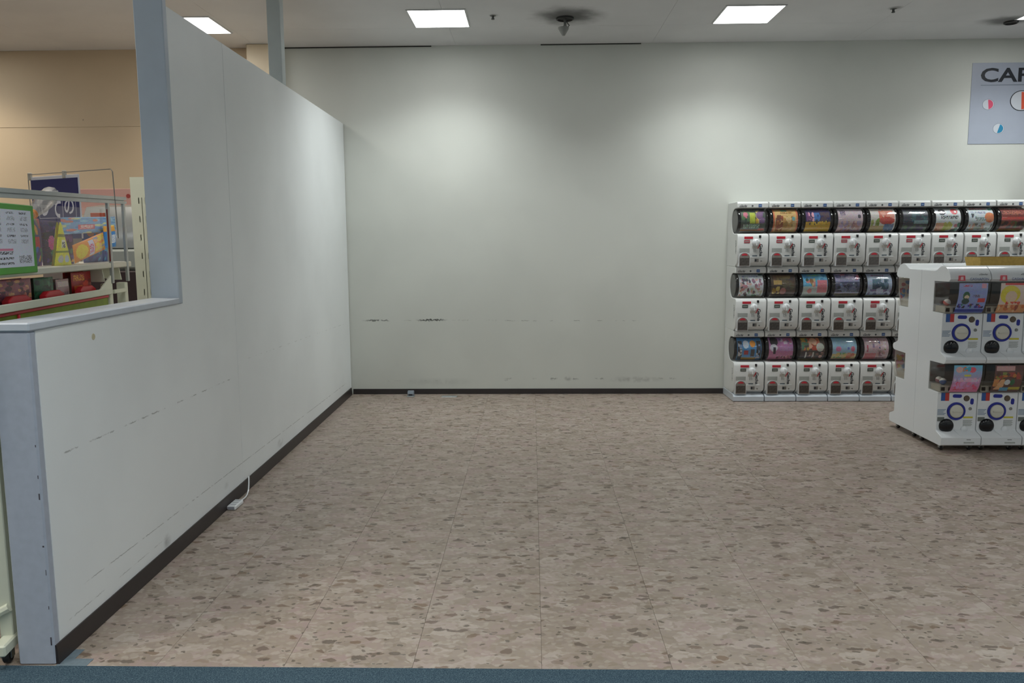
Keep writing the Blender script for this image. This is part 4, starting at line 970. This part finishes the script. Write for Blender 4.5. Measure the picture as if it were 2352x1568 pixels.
# navy sign clipped in a wire holder behind the rail
sg = root('navy_sign', (-2.384, 4.017, 1.3955), R(-26), 'navy blue sign with white brushed Japanese letters, clipped in a wire holder', 'sign')
put('board', MB().rbox(-.192, .192, -.003, .003, .12, .432, .001).mesh('board', mat('white_card_edge', rgb(206, 206, 214), .5)), sg)
put('navy_print', MB().box(-.186, .186, -.0042, -.0032, .12, .416).mesh('navy_print', mat('navy_print', rgb(34, 34, 92), .45, noise=.05)), sg)
M_sgw = mat('sign_white_print', rgb(206, 206, 216), .5)
for (ch, xa, xb, za, zb) in (('し', -.115, -.055, .235, .355), ('そ', -.03, .045, .225, .36), ('の', .07, .145, .24, .315)):
    put('lettering', text_mesh('lettering', ch, xa, xb, za, zb, -.0048, M_sgw, .015), sg)
for (xa, xb, za, zb) in ((-.135, -.133, .225, .33), (.055, .057, .225, .34), (.158, .160, .225, .32), (-.135, .160, .222, .2245), (-.145, .13, .168, .170)):
    put('rule', MB().box(xa, xb, -.0047, -.0042, za, zb).mesh('rule', M_sgw), sg)
put('small_lettering', raster_mesh('small_lettering', paint([('bg', (34, 34, 92)), ('w', .05, .2, .95, .8, (150, 150, 180))], 46, 6, seed=3, grain=.02), lambda u, v: (-.135 + .26 * u, -.0047, .205 - .022 * v), M_card), sg)
put('wire_frame', MB().tube([(-.200, -.007, .03), (-.200, -.007, .444), (.440, -.007, .444), (.452, -.007, .432), (.462, -.007, .12)], .0025, 6).mesh('wire_frame', M_chrome), sg)
put('holder_foot', MB().rbox(-.21, .12, -.02, .02, .0005, .03, .003).mesh('holder_foot', M_cream), sg)
for xx in (-.192, .085): put('clip', MB().rbox(xx - .010, xx + .010, -.010, .006, .416, .454, .003).mesh('clip', mat('clear_grey_clip', rgb(170, 166, 156), .3)), sg)

# goods on the lower shelf
LZ = 1.2155
goods('sweet_box', -.10, .55, LZ, .30, .135, .05, [('bg', (150, 96, 104)), ('s', 0, 0, 1, 1, [(180, 120, 110), (90, 60, 70), (206, 160, 120), (120, 70, 90)], 40, .07)], 21, 'dusky pink printed sweet packet on the lower shelf', 'snack', pinch=.3)
goods('sweet_box', -.10, .82, LZ, .19, .13, .05, [('bg', (50, 96, 70)), ('s', 0, 0, 1, 1, [(40, 80, 60), (80, 130, 100), (30, 50, 44)], 26, .1)], 22, 'dark green sweet packet on the lower shelf', 'snack', pinch=.3)
goods('sweet_box', -.10, 1.01, LZ, .14, .115, .05, [('bg', (176, 150, 150)), ('r', .1, .1, .9, .3, (206, 190, 186)), ('w', .15, .5, .85, .7, (130, 110, 120))], 23, 'pale pinkish sweet packet on the lower shelf', 'snack', pinch=.3)
goods('sweet_box', -.10, 1.23, LZ, .24, .14, .05, [('bg', (150, 34, 34)), ('w', .1, .1, .6, .3, (210, 150, 60)), ('r', .1, .45, .45, .75, (206, 110, 50)), ('s', .5, .2, 1, 1, [(120, 30, 30), (190, 60, 50)], 12, .1)], 24, 'deep red sweet packet with orange print on the lower shelf', 'snack', pinch=.3)
for i, (yy, lb) in enumerate(((.48, 'red plastic scoop bin in front of the dusky pink packet'), (.80, 'red plastic scoop bin in front of the dark green packet'), (1.17, 'red plastic scoop bin in front of the deep red packet'))):
    b_ = root('scoop_bin', at_ct(-.043, yy, LZ), R(9), lb, 'bin', 'red scoop bins on the lower shelf')
    put('tub', MB().prism([(-.08, 0), (.08, 0), (.095, .058), (.05, .075), (-.06, .075), (-.095, .058)], -.014, .014, .003).mesh('tub', mat('red_plastic', rgb(190, 34, 46), .35)), b_)
    put('price_slip', MB().box(.0142, .015, -.05, .05, .018, .045).mesh('price_slip', mat('slip_white', rgb(206, 190, 186), .5)), b_)

# shelving further back in the shop, seen over the low wall
up = root('shelf_upright', (-2.242, 4.63, 0), 0, 'cream slotted shelving upright standing beside the tall partition end', 'shelf upright')
uz = [0.0]
for q in range(16): uz += [.14 + q * .105, .175 + q * .105]
uz.append(1.866)
ux = [-.057, -.015, -.009, .004, .008, .023, .029, .073]
put('column', pierced(ux, uz, -.02, -.018, .02, lambda i, j: (i in (1, 5) and j % 2 == 1) or (i == 3 and 0 < j < len(uz) - 2)).mesh('column', M_cream), up)
put('foot', MB().rbox(-.07, .085, -.06, .06, .001, .05, .004).mesh('foot', M_cream), up)

pk = root('far_display', (-3.35, 6.3, 0), 0, 'pink display stand with red dots and a teal tab, far back by the beige wall', 'display stand')
put('cabinet', MB().rbox(-.42, .42, -.2, .2, .0, 1.55, .01).mesh('cabinet', mat('stand_grey', rgb(120, 112, 108), .6)), pk)
put('header_board', MB().rbox(-.42, .42, -.22, -.205, 1.71, 1.90, .003).mesh('header_board', mat('pink_board', rgb(216, 170, 160), .6)), pk)
for hx in (-.40, .37): put('header_post', MB().box(hx, hx + .03, -.204, -.19, 1.551, 1.90).mesh('header_post', M_cream), pk)
for (xx, zz) in ((.30, 1.845), (.36, 1.76), (.25, 1.76), (.40, 1.83), (.2, 1.82)):
    put('red_dot', MB().lathe([(0, -.002), (.016, -.002), (.016, 0)], 'y', 14, (xx, -.2205, zz)).mesh('red_dot', mat('dot_red', rgb(170, 70, 66), .5)), pk)
put('teal_tab', MB().box(-.30, -.08, -.2225, -.2205, 1.83, 1.88).mesh('teal_tab', mat('teal_tab', rgb(50, 120, 160), .5)), pk)
gl_ = root('glass_case', (-2.62, 5.2, 0), 0, 'silver and clear display case standing behind the trolley end', 'display case')
put('base_cabinet', MB().rbox(-.22, .22, -.2, .2, 0, 1.32, .01).mesh('base_cabinet', mat('maroon_black', rgb(42, 26, 28), .5)), gl_)
put('top_box', MB().rbox(-.22, .22, -.2, .2, 1.321, 1.46, .02).mesh('top_box', mat('dull_silver', rgb(150, 156, 152), .35, .3)), gl_)
put('hood', MB().prism([(-.19, 1.461), (.19, 1.461), (.19, 1.70), (.05, 1.74), (-.12, 1.72), (-.19, 1.62)], -.21, .21, .01).mesh('hood', mat('satin_silver', rgb(176, 180, 180), .22, .6), True), gl_)
put('red_tag', MB().rbox(-.13, -.04, -.212, -.2, 1.58, 1.68, .002).mesh('red_tag', mat('brick_print', rgb(150, 70, 50), .4)), gl_)
